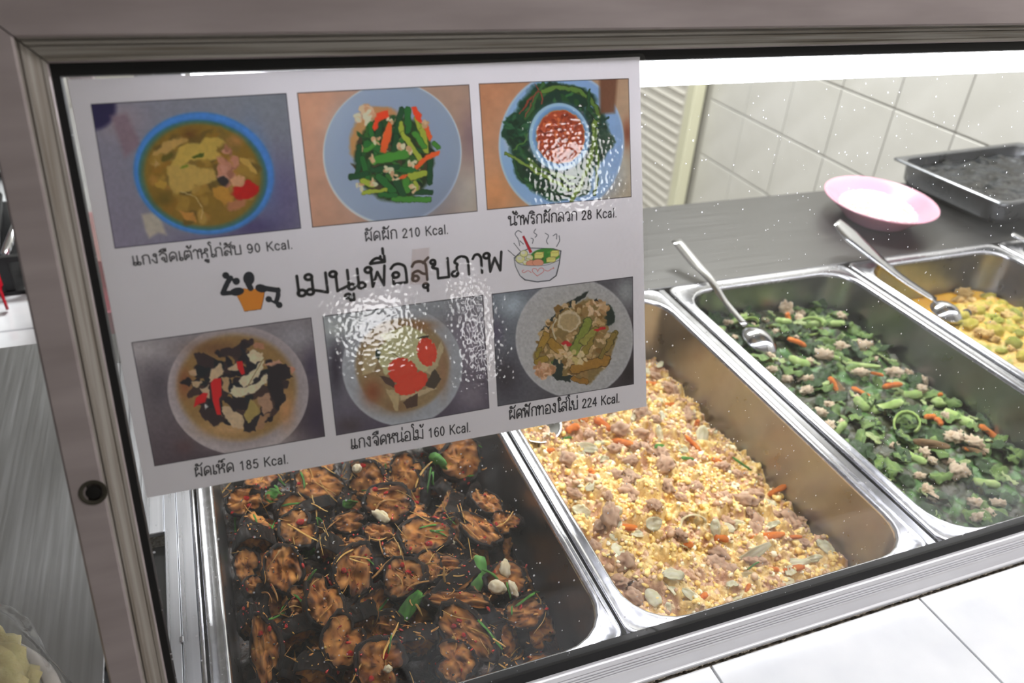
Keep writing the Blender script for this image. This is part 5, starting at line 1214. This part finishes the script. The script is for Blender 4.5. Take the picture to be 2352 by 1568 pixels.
# clip art: steaming soup bowl (crop 640,100 x2.613)
a = Art([(1160, 528), (1292, 520), (1294, 642), (1166, 654)], 260, 240, (640, 100, 2.613)); a.fill(BG)
Kl = (88, 92, 104)
for pts in [[(1440, 1210), (1430, 1170), (1412, 1140), (1430, 1120), (1450, 1130)], [(1535, 1110), (1525, 1130), (1542, 1145), (1532, 1160)], [(1508, 1165), (1520, 1172), (1516, 1196)], [(1592, 1135), (1612, 1150), (1600, 1180), (1608, 1200)], [(1640, 1150), (1660, 1140), (1660, 1170)], [(1675, 1150), (1678, 1180), (1660, 1215)], [(1440, 1180), (1462, 1200)]]: a.curve(pts, 3.4, (110, 116, 130))
a.line([(1370, 1237), (1420, 1280)], 3, Kl); a.line([(1405, 1195), (1445, 1245)], 3, Kl)
a.poly([(1405, 1282), (1412, 1330), (1440, 1390), (1470, 1416), (1545, 1428), (1620, 1420), (1660, 1390), (1678, 1320), (1688, 1240), (1640, 1226), (1500, 1222), (1440, 1250)], Kl, 1, 3)
a.poly([(1410, 1290), (1417, 1332), (1444, 1388), (1474, 1411), (1545, 1423), (1618, 1415), (1655, 1387), (1673, 1320), (1683, 1245), (1640, 1231), (1500, 1227), (1445, 1254)], (214, 214, 220), 1, 3)
a.ell(1590, 1272, 84, 44, (62, 140, 52), -6, 3); a.bits(14, (1600, 1270, 74, 34), [(48, 118, 42), (84, 160, 64)], (8, 16), 3, soft=3)
for x, y, r in [(1444, 1290, 27), (1466, 1258, 22), (1500, 1282, 20), (1490, 1305, 18), (1476, 1312, 16)]: a.ell(x, y, r, r * .88, (120, 120, 80), 0, 3); a.ell(x, y, r - 2.5, r * .88 - 2.5, (230, 232, 158), 0, 3); a.ell(x - 5, y - 5, r * .4, r * .3, (244, 244, 206), 0, 6)
for x, y in [(1512, 1318), (1550, 1312)]: a.ell(x, y, 32, 20, (150, 90, 70), 0, 3); a.ell(x, y, 30, 18, (232, 158, 130), 0, 3)
for x, y, w, h in [(1556, 1268, 58, 42), (1650, 1258, 54, 42), (1628, 1294, 58, 34)]:
    a.poly([(x - w / 2, y - h / 4), (x - w / 4, y - h / 2), (x + w / 2, y - h / 2), (x + w / 2, y + h / 4), (x + w / 4, y + h / 2), (x - w / 2, y + h / 2)], (140, 130, 70), 1, 2); a.poly([(x - w / 2 + 3, y - h / 4 + 2), (x - w / 4, y - h / 2 + 3), (x + w / 2 - 3, y - h / 2 + 3), (x + w / 2 - 3, y + h / 4 - 2), (x + w / 4, y + h / 2 - 3), (x - w / 2 + 3, y + h / 2 - 3)], (238, 224, 130), 1, 2); a.line([(x - w / 2, y - h / 8), (x + w / 4, y - h / 8), (x + w / 2, y - h / 2)], 2.4, (190, 170, 90))
a.poly([(1455, 1155), (1466, 1150), (1516, 1248), (1500, 1256)], (190, 26, 50), 1, 2)
a.poly([(1410, 1296), (1440, 1322), (1500, 1330), (1600, 1326), (1676, 1300), (1673, 1320), (1655, 1387), (1618, 1415), (1545, 1423), (1474, 1411), (1444, 1388), (1417, 1332)], (216, 216, 222), 1, 3); a.curve([(1408, 1292), (1440, 1320), (1500, 1330), (1600, 1326), (1680, 1296)], 2.6, Kl)
for pts in [[(1545, 1392), (1518, 1366), (1520, 1348), (1540, 1350), (1548, 1366)], [(1545, 1392), (1582, 1366), (1580, 1346), (1560, 1346), (1550, 1362)], [(1510, 1372), (1490, 1360), (1465, 1372), (1455, 1362), (1465, 1356)], [(1590, 1356), (1610, 1362), (1630, 1350), (1645, 1346), (1640, 1340)]]: a.curve(pts, 3.4, (206, 110, 110))
msk = (a.col.max(-1) > 12); a.col = np.where(a.col < 0, 0, a.col)
a.build('clip_art', 'drawing of a steaming bowl of meatball soup', alpha=msk, border=False)

# ---- lettering: drawn single-stroke Thai, digits and Latin
def cir(x, y, r):
    r *= 1.42
    return [(x + r * math.cos(t), y + r * math.sin(t)) for t in [2 * math.pi * k / 10 for k in range(11)]]
def sm(*p): return [tuple(q) for q in spline([(x, y) for x, y in p], 5)]
GL = {
 'เ': (.42, [cir(.24, .13, .11), [(.13, .13), (.13, 1)]]),
 'แ': (.78, [cir(.22, .13, .11), [(.11, .13), (.11, 1)], cir(.58, .13, .11), [(.47, .13), (.47, 1)]]),
 'ไ': (.46, [cir(.34, .13, .11), [(.23, .13), (.23, 1.28)] + sm((.23, 1.28), (.06, 1.48), (.06, 1.66), (.2, 1.7), (.26, 1.58))]),
 'ใ': (.46, [cir(.34, .13, .11), [(.23, .13), (.23, 1.0)] + sm((.23, 1.0), (.12, 1.3), (.14, 1.55), (.34, 1.62), (.42, 1.45)), cir(.33, 1.38, .09)]),
 'า': (.52, [sm((.04, .8), (.14, .98), (.3, 1), (.41, .82), (.42, .6)) + [(.42, 0)]]),
 'ำ': (.52, [sm((.04, .8), (.14, .98), (.3, 1), (.41, .82), (.42, .6)) + [(.42, 0)], cir(-.08, 1.28, .1)]),
 'ม': (.94, [cir(.12, .88, .1), [(.24, .88), (.24, .14)], cir(.12, .13, .1), [(.24, .2), (.50, .12), (.80, .0)], [(.80, 0), (.80, 1)]]),
 'น': (.94, [cir(.12, .88, .1), [(.22, .88), (.22, 0), (.66, .2)], cir(.8, .13, .1), [(.7, .15), (.7, 1)]]),
 'ห': (.88, [cir(.12, .88, .1), [(.22, .88), (.22, 0)], sm((.22, .38), (.4, .55), (.6, .78)), cir(.68, .88, .1), sm((.42, .56), (.62, .52), (.72, .38)) + [(.72, 0)]]),
 'ก': (.82, [[(.14, 0), (.14, .48)] + sm((.14, .48), (.2, .62), (.1, .74), (.2, .92), (.42, 1), (.64, .9), (.7, .65)) + [(.7, 0)]]),
 'ข': (.90, [cir(.13, .89, .075), [(.235, .89), (.22, .74), (.09, .64), (.12, .58), (.31, .50), (.31, 0), (.78, 0), (.78, 1)]]),
 'ง': (.70, [cir(.38, .88, .1), [(.48, .88), (.48, 0)], [(.48, 0), (.34, .02), (.06, .42)]]),
 'จ': (.78, [sm((.06, .78), (.2, .96), (.42, 1), (.62, .84), (.66, .5), (.62, .0)), [(.62, 0), (.44, 0), (.44, .3)], cir(.34, .38, .1)]),
 'ด': (.86, [sm((.36, .3), (.24, .12), (.14, .0), (.1, .4), (.16, .8), (.42, 1), (.66, .88), (.72, .6)) + [(.72, 0)], cir(.40, .40, .1)]),
 'ต': (.86, [sm((.36, .3), (.24, .12), (.14, .0), (.1, .4), (.16, .84), (.3, 1), (.42, .86), (.54, 1), (.68, .86), (.72, .6)) + [(.72, 0)], cir(.40, .40, .1)]),
 'พ': (.94, [cir(.12, .88, .1), [(.22, .88), (.24, 0), (.48, .72), (.7, 0), (.8, 1)]]),
 'ฟ': (.94, [cir(.12, .88, .1), [(.22, .88), (.24, 0), (.48, .72), (.7, 0), (.8, 1.36)]]),
 'ผ': (.88, [cir(.26, .88, .1), [(.16, .88), (.16, 0), (.44, .38), (.74, 0), (.74, 1)]]),
 'ท': (.88, [cir(.12, .88, .1), [(.22, .88), (.22, 0)], sm((.22, .5), (.36, .8), (.56, .98), (.7, .86), (.73, .6)) + [(.73, 0)]]),
 'บ': (.88, [cir(.12, .88, .1), [(.22, .88), (.22, 0), (.74, 0), (.74, 1)]]),
 'ร': (.62, [cir(.36, .12, .1), sm((.46, .12), (.46, .45), (.38, .62), (.14, .66), (.16, .86), (.3, 1), (.54, .98))]),
 'ล': (.84, [sm((.1, .78), (.22, .97), (.45, 1), (.66, .86), (.7, .6)) + [(.7, 0)], cir(.2, .14, .1), sm((.1, .14), (.12, .42), (.34, .52), (.52, .36), (.7, .3))]),
 'ว': (.68, [sm((.06, .78), (.18, .97), (.38, 1), (.54, .84), (.56, .5), (.56, .12)), cir(.46, .12, .1)]),
 'ส': (.84, [sm((.1, .78), (.22, .97), (.45, 1), (.66, .86), (.7, .6)) + [(.7, 0)], cir(.2, .14, .1), sm((.1, .14), (.12, .42), (.34, .52), (.52, .36), (.7, .3)), [(.58, .9), (.82, 1.15)]]),
 'อ': (.84, [sm((.08, .8), (.22, .97), (.44, 1), (.66, .84), (.7, .5)) + [(.7, 0), (.14, 0)] + sm((.14, 0), (.14, .2), (.16, .42)), cir(.26, .45, .1)]),
 'ภ': (.88, [cir(.12, .12, .1), [(.22, .12), (.22, .5)] + sm((.22, .5), (.26, .62), (.14, .74), (.26, .93), (.46, 1), (.68, .9), (.74, .65)) + [(.74, 0)]]),
 ' ': (.42, []), '.': (.26, [[(.08, 0), (.08, .03)]]),
 '0': (.66, [[(.29 + .21 * math.cos(t), .5 + .48 * math.sin(t)) for t in [2 * math.pi * k / 16 for k in range(17)]]]),
 '1': (.66, [[(.14, .76), (.34, .98), (.34, 0)]]),
 '2': (.66, [sm((.09, .74), (.18, .94), (.34, .98), (.5, .82), (.44, .56), (.1, .06)) + [(.08, 0), (.52, 0)]]),
 '4': (.66, [[(.42, 0), (.42, .98), (.05, .3), (.55, .3)]]),
 '5': (.66, [[(.48, .97), (.17, .97)] + sm((.17, .97), (.11, .54), (.3, .62), (.5, .44), (.47, .12), (.28, 0), (.08, .14))]),
 '6': (.66, [sm((.48, .86), (.32, .98), (.12, .76), (.09, .3), (.26, 0), (.48, .12), (.5, .44), (.32, .6), (.1, .4))]),
 '8': (.66, [[(.29 + .17 * math.cos(t), .75 + .23 * math.sin(t)) for t in [2 * math.pi * k / 12 for k in range(13)]], [(.29 + .21 * math.cos(t), .26 + .26 * math.sin(t)) for t in [2 * math.pi * k / 12 for k in range(13)]]]),
 '9': (.66, [sm((.10, .12), (.26, 0), (.46, .2), (.49, .66), (.32, .98), (.10, .86), (.08, .54), (.26, .38), (.48, .58))]),
 'K': (.74, [[(.1, 0), (.1, 1.02)], [(.62, 1.02), (.1, .42)], [(.26, .58), (.64, 0)]]),
 'c': (.60, [sm((.5, .56), (.36, .7), (.18, .66), (.08, .36), (.16, .08), (.34, 0), (.5, .14))]),
 'a': (.64, [sm((.1, .54), (.24, .7), (.42, .64), (.46, .4)) + [(.46, 0)], sm((.46, .4), (.2, .36), (.08, .18), (.2, 0), (.38, .06), (.46, .22))]),
 'l': (.26, [[(.1, 0), (.1, 1.02)]]),
}
MARK = {  # drawn relative to the right edge of the consonant before it
 'ู': [cir(-.36, -.32, .08), [(-.28, -.32), (-.28, -.56), (-.12, -.56), (-.12, -.24)]],
 'ุ': [cir(-.26, -.30, .08), [(-.18, -.30), (-.18, -.6)]],
 'ิ': [sm((-.74, 1.2), (-.6, 1.36), (-.4, 1.42), (-.14, 1.22)), [(-.74, 1.18), (-.14, 1.2)]],
 'ื': [sm((-.74, 1.2), (-.6, 1.36), (-.4, 1.42), (-.14, 1.22)), [(-.74, 1.18), (-.14, 1.2)], [(-.30, 1.36), (-.30, 1.5)], [(-.14, 1.2), (-.14, 1.5)]],
 'ั': [cir(-.58, 1.3, .08), sm((-.5, 1.28), (-.42, 1.18), (-.22, 1.22), (-.04, 1.46))],
 '็': [sm((-.66, 1.24), (-.6, 1.42), (-.46, 1.34), (-.34, 1.42), (-.2, 1.5), (-.04, 1.52)), sm((-.34, 1.4), (-.26, 1.24), (-.44, 1.2))],
 '่': [[(-.18, 1.26), (-.18, 1.52)]],
 '้': [cir(-.42, 1.46, .045), sm((-.37, 1.44), (-.38, 1.3), (-.3, 1.25), (-.16, 1.32), (-.08, 1.54))],
}
def layout(text):
    x = 0; out = []; upper = False
    for ch in text:
        if ch in MARK:
            dy = .36 if (ch in '่้' and upper) else 0
            if ch in 'ิืั': upper = True
            out += [[(x + p[0], p[1] + dy) for p in s] for s in MARK[ch]]
        else:
            upper = ch == 'ำ' and False
            w, st_ = GL[ch]; out += [[(x + p[0], p[1]) for p in s] for s in st_]; x += w + .03
    return out, x
def letter(text, p0, p1, hpx, wpx, name='lettering', label=None, ink='ink2'):
    strokes, adv = layout(text)
    a0, a1 = np.array(on_glass(*p0)), np.array(on_glass(*p1)); d = (a1 - a0) / adv; dn = d / np.linalg.norm(d); up = np.array([-dn[1], dn[0]])
    mx, my = (p0[0] + p1[0]) / 2, (p0[1] + p1[1]) / 2
    H = np.linalg.norm(np.array(on_glass(mx, my - hpx)) - np.array(on_glass(mx, my))); w = np.linalg.norm(np.array(on_glass(mx + wpx, my)) - np.array(on_glass(mx, my))) / 2
    mb = MB(); N_ = PN + .0001
    for s in strokes:
        q = [a0 + d * x + up * H * y for x, y in s]
        for i in range(len(q) - 1):
            t = q[i + 1] - q[i]; L = np.linalg.norm(t)
            if L < 1e-9: continue
            nrm = np.array([-t[1], t[0]]) / L * w
            mb.add([sp(*(q[i] + nrm), N_), sp(*(q[i] - nrm), N_), sp(*(q[i + 1] - nrm), N_), sp(*(q[i + 1] + nrm), N_)], [(0, 1, 2, 3)])
        for c in q: mb.add([sp(c[0] + w * math.cos(k * .7854), c[1] + w * math.sin(k * .7854), N_) for k in range(8)], [tuple(range(8))])
    o = mb.build(name, M[ink], sign, smooth=False)
    if label: o['label'] = label
    return o
letter('เมนูเพื่อสุขภาพ', (679, 679), (1160, 618), 44, 6.6, 'heading', 'large black Thai heading', 'ink')
for t, p0, p1, h, w in [('แกงจืดเต้าหูไก่สับ 90 Kcal.', (306, 608), (674, 569), 20, 3.1), ('ผัดผัก 210 Kcal.', (836, 553), (1030, 535), 20, 2.8), ('น้ำพริกผักลวก 28 Kcal.', (1166, 517), (1415, 497), 20, 2.8),
                        ('ผัดเห็ด 185 Kcal.', (447, 1092), (664, 1060), 20, 3.0), ('แกงจืดหน่อไม้ 160 Kcal.', (805, 1028), (1081, 988), 21, 2.8), ('ผัดฟักทองใส่ไข่ 224 Kcal.', (1166, 961), (1422, 921), 20, 2.8)]:
    letter(t, p0, p1, h, w)
for q in [[(945, 572), (984, 567), (980, 650), (940, 652)]]:
    sheet('beige_patch', q, .0020, M['beige'], sign, .00008)  # faint see-through beige patch on the sheet
# ================================================================== SPOONS
def spoon(label, pts, half, bowl, axis, rx, ry, h, up=(0, 0, 1), convex=True, loc=None):
    t = empty('serving_spoon', loc or pts[len(pts) // 2], label, 'spoon', None); off = Vector(t.location)
    P = [Vector(p) for p in spline(pts, 6)]; n = len(P)
    hw = np.interp(np.linspace(0, 1, n), np.linspace(0, 1, len(half)), half)
    mb = MB(); tube(mb, [p - off for p in P], [(w, max(.0012, w * .22)) for w in hw], 14)
    mb.build('handle', M['spoon'], t)
    z = Vector(up).normalized(); x = Vector(axis); x = (x - z * x.dot(z)).normalized(); y = z.cross(x); c = Vector(bowl) - off; mb = MB(); loops = []
    sg_ = 1 if convex else -1
    prof = [(.02, h), (.25, h * .95), (.5, h * .78), (.72, h * .52), (.88, h * .26), (1.0, 0), (1.0, -.0008), (.87, h * .26 - .001), (.7, h * .52 - .0012), (.5, h * .78 - .0012), (.25, h * .95 - .0012), (.02, h - .0012)]
    for q, zz in prof:
        loops.append([tuple(c + x * rx * q * math.cos(a) * (1 + .06 * math.cos(a)) + y * ry * q * math.sin(a) + z * sg_ * zz) for a in [2 * math.pi * k / 36 for k in range(36)]])
    mb.loft(loops, cap0=True, cap1=True); fixn(mb.build('bowl', M['spoon'], t), 0); return t
spoon('steel spoon lying bowl down in the greens pan, handle on its back rim', [(.6478, .540, .032), (.655, .500, .017), (.6615, .470, .0075), (.668, .437, -.010), (.6775, .399, -.0255)], [.0088, .0092, .0072, .0056, .0056], (.684, .376, -.034), (.22, -.95, 0), .026, .0225, .012, (.15, -.25, 1))
spoon('steel spoon with a broad shiny handle leaning in the yellow curry pan', [(.9005, .520, .0425), (.914, .497, .028), (.936, .468, .009), (.966, .437, -.014), (1.002, .400, -.035)], [.0130, .0215, .0190, .0135, .0095], (1.010, .384, -.046), (.4, -.9, 0), .024, .021, .012, (.0, -.25, 1))
spoon('steel spoon mostly hidden behind the menu sign in the egg pan', [(.372, .520, .045), (.368, .490, .024), (.362, .455, .006), (.352, .40, -.004), (.345, .325, -.010)], [.006, .006, .004, .0035, .004], (.338, .283, -.0165), (-.1, -1, 0), .034, .027, .012, (0, 0, 1), False)
spoon('thick steel spoon handle end at the right edge of the picture', [(1.212, .476, .0125), (1.232, .452, .0035), (1.262, .420, -.012), (1.292, .39, -.030)], [.0105, .011, .008, .006], (1.312, .365, -.045), (.7, -.7, 0), .026, .022, .012)

# ================================================================== PLATE OF RICE
pl = empty('oval_plate', (1.060, .601, -.0008), 'pale pink oval plate holding white rice on the steel shelf', 'plate')
pl.rotation_euler = (0, 0, math.radians(67.5))
mb = MB(); A_, B_ = .0975, .0847
prof = [(.02, .004), (.45, .004), (.56, .006), (.72, .017), (.88, .028), (.97, .0335), (1.0, .0342), (1.012, .0332), (1.0, .0318), (.88, .0245), (.72, .0125), (.60, .0030), (.57, .0), (.53, .0), (.52, .0018), (.02, .0018)]
mb.loft([[(A_ * q * math.cos(a), (A_ * q - (A_ - B_) * (q ** .8)) * math.sin(a), z) for a in [2 * math.pi * k / 64 for k in range(64)]] for q, z in prof], cap0=True, cap1=True)
fixn(mb.build('plate_body', M['plate'], pl), 0)
mb = MB(); rnd = random.Random(9); cr, sr = math.cos(math.radians(76)), math.sin(math.radians(76))
def pz(x, y):
    q = math.hypot(x / A_, y / B_); return float(np.interp(q, [0, .45, .56, .72, .88, .97, 1], [.004, .004, .006, .017, .028, .0335, .0342]))
def rh(x, y):
    d = 1 - (x / .070) ** 2 - (y / .058) ** 2
    return max(pz(x, y) + .0006, .012 + .017 * max(0, d) ** .5)
g_ = []; nn = 40
grid = [[(x, y) for x in np.linspace(-.070, .070, nn)] for y in np.linspace(-.058, .058, nn)]
vs = []; 
for j, row in enumerate(grid):
    for i, (x, y) in enumerate(row):
        k = math.hypot(x / .070, y / .058); 
        if k > 1: x, y = x / k, y / k
        vs.append((x, y, rh(x, y) + .003 * mnoise.noise(Vector((x * 160, y * 160, 2)))))
mb.add(vs, [(j * nn + i, j * nn + i + 1, (j + 1) * nn + i + 1, (j + 1) * nn + i) for j in range(nn - 1) for i in range(nn - 1)], lin((240, 240, 234)))
pr = [ico(1, .15, 2, k, (1, .38, .34)) for k in range(3)]
for k in range(1500):
    x, y = rnd.uniform(-.070, .070), rnd.uniform(-.058, .058)
    if (x / .070) ** 2 + (y / .058) ** 2 > .97: continue
    rm = Matrix.Rotation(rnd.uniform(0, 6.3), 3, 'Z') @ Matrix.Rotation(rnd.uniform(-.6, .6), 3, 'Y'); v, f, _ = pr[k % 3]
    mb.add([rm @ Vector(q) * .0068 + Vector((x, y, rh(x, y) + .0012)) for q in v], f, mixc((230, 228, 214), (250, 250, 246), rnd.random()))
o = mb.build('rice', M['rice'], None, loc=(1.060, .601, -.0006)); o.rotation_euler = (0, 0, math.radians(67.5)); tag(o, 'mound of white cooked rice on the pink oval plate', 'rice', kind='stuff')

# ================================================================== STEEL TRAY on the shelf
tr = empty('steel_tray', (1.386, .637, -.001), 'open steel tray with dark contents standing on the shelf right of the plate', 'tray'); tr.rotation_euler = (0, 0, math.radians(4))
def Rt(e, z, r=.03): return rrect(-.172 + e, .172 - e, -.112 + e, .112 - e, r, z)
mb = MB(); mb.loft([Rt(0, .0405, .008), Rt(0, .0432, .008), Rt(.009, .0436, .022), Rt(.011, .0420, .024)]); mb.build('rim', M['steel_dark'], tr)
mb = MB(); mb.loft([Rt(.011, .0420, .024), Rt(.013, .012), Rt(.018, .003), Rt(.03, .0016)], cap1=True); mb.loft([Rt(.010, .0415, .024), Rt(.0115, .010), Rt(.017, .001), Rt(.03, .0)], cap1=True)
mb.build('tray_body', M['steel_dark'], tr)
gx, gy = np.meshgrid(np.linspace(-.157, .157, 90), np.linspace(-.097, .097, 60)); X_, Y_ = clamp_rr(gx, gy, -.157, .157, -.097, .097, .024)
Z_ = .018 + .018 * fbm(X_ * 22 + 3, Y_ * 26, 91) ** 1.0 + .008 * np.abs(fbm(X_ * 60, Y_ * 50, 92) - .5)
mb = MB(); V = np.stack([X_, Y_, Z_], -1).reshape(-1, 3); mb.add(V, [(j * 90 + i, j * 90 + i + 1, (j + 1) * 90 + i + 1, (j + 1) * 90 + i) for j in range(59) for i in range(89)])
mb.loft([[tuple(V[i]) for i in list(range(90)) + [j * 90 + 89 for j in range(1, 60)] + [59 * 90 + i for i in range(88, -1, -1)] + [j * 90 for j in range(58, 0, -1)]], [(V[i][0] * .98, V[i][1] * .97, .004) for i in list(range(90)) + [j * 90 + 89 for j in range(1, 60)] + [59 * 90 + i for i in range(88, -1, -1)] + [j * 90 for j in range(58, 0, -1)]]])
M['darkfilm'] = add_noise(mat('dark_shiny_film', (30, 33, 36), .14, .0, spec=.35), (35, 35, 35), (3, 4, 5), (40, 44, 48), bump=1.0, dist=.005, lo=.42, hi=.62)
o = mb.build('crumpled_film', M['darkfilm'], None, loc=(1.386, .637, -.001)); o.rotation_euler = (0, 0, math.radians(4)); tag(o, 'crumpled dark shiny film filling the steel tray', 'plastic film')

# ================================================================== LEFT OF THE CASE
lt = empty('steel_side_table', (-.5, 0, FLOOR), 'scratched stainless side table left of the display case', 'table')
bevel_box('table_top', (-1.3, -.5, -.004), (-.0475, .535, 0), M['steel_table'], lt, bev=.0012, seg=2)
bevel_box('edge_skirt', (-.0500, -.5, -.06), (-.0480, .535, -.004), M['steel_table'], lt, bev=0)
bevel_box('table_frame', (-1.28, -.48, -.12), (-.06, .51, -.004), M['steel_dark'], lt, bev=0)
for x in (-1.25, -.10):
    for y in (-.45, .48): bevel_box('leg', (x - .018, y - .018, FLOOR), (x + .018, y + .018, -.12), M['steel_dark'], lt, bev=.002)
mb = MB(); tube(mb, [(.4532, .098, -FLOOR - .001), (.4575, .098, -FLOOR - .001)], .0022, 10); mb.build('edge_rivet', M['screw'], lt)
# white tiled ledge behind it
tl = empty('tiled_ledge', (-.5, 1.1, FLOOR), 'white tiled ledge behind the steel side table', 'ledge')
bevel_box('ledge_body', (-1.2, .550, FLOOR), (-.045, 1.75, -.108), M['grout'], tl, bev=0)
tmL = None
for ix in range(6):
    for iy in range(6):
        x1 = -.047 - .2 * ix; x0 = max(x1 - .1975, -1.2); y0 = .552 + .2 * (iy) + (.0 if iy == 0 else -.0) ; y1 = y0 + .1975
        bevel_box('tile', (x0, y0, -.108), (x1, min(y1, 1.75), -.101), M['tile'], tl, bev=.001)
bevel_box('corner_post', (-.045, .548, FLOOR), (-.0375, .5545, -.07), M['steel_dark'], tl, bev=.001)
pk = empty('pink_box', (-.079, .70, -.1), 'pink plastic box seen through the clear left border of the menu sign', 'box')
mb = MB()
def bx_loop(x0, x1, y0, y1, z, r=.012): return rrect(x0, x1, y0, y1, r, z, 5)
mb.loft([bx_loop(-.032, .032, -.120, .165, 0), bx_loop(-.034, .034, -.122, .167, .098), bx_loop(-.0365, .0365, -.1255, .1705, .100), bx_loop(-.0365, .0365, -.1255, .1705, .104), bx_loop(-.032, .032, -.120, .165, .104), bx_loop(-.029, .029, -.117, .162, .004)], cap0=True, cap1=True)
fixn(mb.build('box_body', M['pink'], pk), 30)
# black crate with slats, red strap
ck = empty('black_crate', (-.27, 1.02, -.101), 'black slatted plastic crate on the tiled ledge', 'crate')
mb = MB(); mb.box((-.13, -.17, 0), (.13, .17, .006)); mb.box((-.13, -.17, .050), (.13, -.162, .058)); mb.box((-.13, .162, .050), (.13, .17, .058)); mb.box((-.13, -.162, .050), (-.122, .162, .058)); mb.box((.122, -.162, .050), (.13, .162, .058))
mb.build('crate_frame', M['black'], ck, smooth=False)
for k in range(9):
    x = -.12 + k * .03
    for y in (-.168, .164): bevel_box('slat', (-.27 + x - .006, 1.02 + y, -.095), (-.27 + x + .006, 1.02 + y + .004, -.051), M['black'], ck, bev=0)
for k in range(11):
    y = -.15 + k * .03
    for x in (-.128, .124): bevel_box('slat', (-.27 + x, 1.02 + y - .006, -.095), (-.27 + x + .004, 1.02 + y + .006, -.051), M['black'], ck, bev=0)
for k in range(7):
    a = random.Random(k).uniform(-.5, .5); mb = MB(); x = -.09 + .03 * k
    tube(mb, [(x - .05 * math.sin(a), -.12, .012 + .008 * (k % 3)), (x + .05 * math.sin(a), .12, .018 + .008 * (k % 3))], .006, 8)
    q = mb.build('kitchen_tong', M['spoon'] if k % 2 else M['black'], None, loc=(-.27, 1.02, -.09)); tag(q, '%s %s utensil from the left in the black crate' % (ORD[k], 'silver' if k % 2 else 'black'), 'utensil', 'utensils in the black crate')
mb = MB(); rp = spline([(-.260, 1.00, -.028), (-.245, .94, -.018), (-.232, .885, -.016), (-.222, .842, -.036), (-.2165, .826, -.05), (-.214, .815, -.06), (-.208, .800, -.096)], 5); tube(mb, rp, .0055, 6, flat=.3)
tag(mb.build('red_strap', M['red'], None), 'red plastic strap hanging over the black crate edge', 'strap')
vs, fs, _ = ico(4, .35, 2.2, 4, (1, 1, .75)); mb = MB(); mb.add([Vector(v) * .46 + Vector((0, 0, .16)) for v in vs], fs)
M['sack'] = add_noise(mat('white_sack', (225, 225, 222), .6), (20, 20, 20), (196, 196, 192), (236, 236, 234), bump=.3)
tag(mb.build('white_sack', M['sack'], None, loc=(-.40, 1.42, -.10)), 'bulging white sack beyond the black crate', 'sack')
# snack bag in the lower left corner
bg = empty('snack_bag', (-.176, .040, 0), 'clear crinkled bag of olive-coloured snacks on the steel side table', 'bag')
vs, fs, _ = ico(5, .07, 2.4, 3, (1, 1, .34)); mb = MB()
mb.add([(v[0] * .235, v[1] * .25, max(v[2] * .235 + .036, .0008) + .004 * mnoise.fractal(Vector(v) * 14, 1, 2, 3) * (v[2] > -.1)) for v in vs], fs); mb.build('bag_film', M['bagfilm'], bg)['label'] = 'clear crinkled film'
vs, fs, cs = ico(5, .10, 6, 8, (1, 1, .3), lambda p, n: mixc((110, 96, 58), (196, 184, 132), .5 + .9 * n)); mb = MB()
mb.add([(v[0] * .205, v[1] * .225, v[2] * .20 + .036) for v in vs], fs, cs); mb.build('snack_filling', M['wet'], bg)
mb = MB(); tube(mb, spline([(-.06, .108, .02), (.0, .118, .016), (.05, .098, .018), (.092, .062, .016), (.11, .02, .014)], 6), .0045, 8, flat=.35); mb.build('folded_edge', mat('film_fold', (206, 200, 194), .3, alpha=.7), bg)

# ================================================================== ceiling lamps (above the picture)
for k, (x, y) in enumerate(((1.0, 1.5), (1.3, -.15))):
    t = empty('ceiling_lamp', (x, y, 1.70), ['white ceiling lamp above the back wall side', 'white ceiling lamp above the front of the counter'][k], 'lamp')
    bevel_box('housing', (x - .64, y - .19, 1.69), (x + .64, y + .19, 1.75), M['lampshade'], t, bev=.004)
    for dx in (-.632, .620): bevel_box('end_plate', (x + dx, y - .16, 1.64), (x + dx + .012, y + .16, 1.69), M['lampshade'], t, bev=.001)
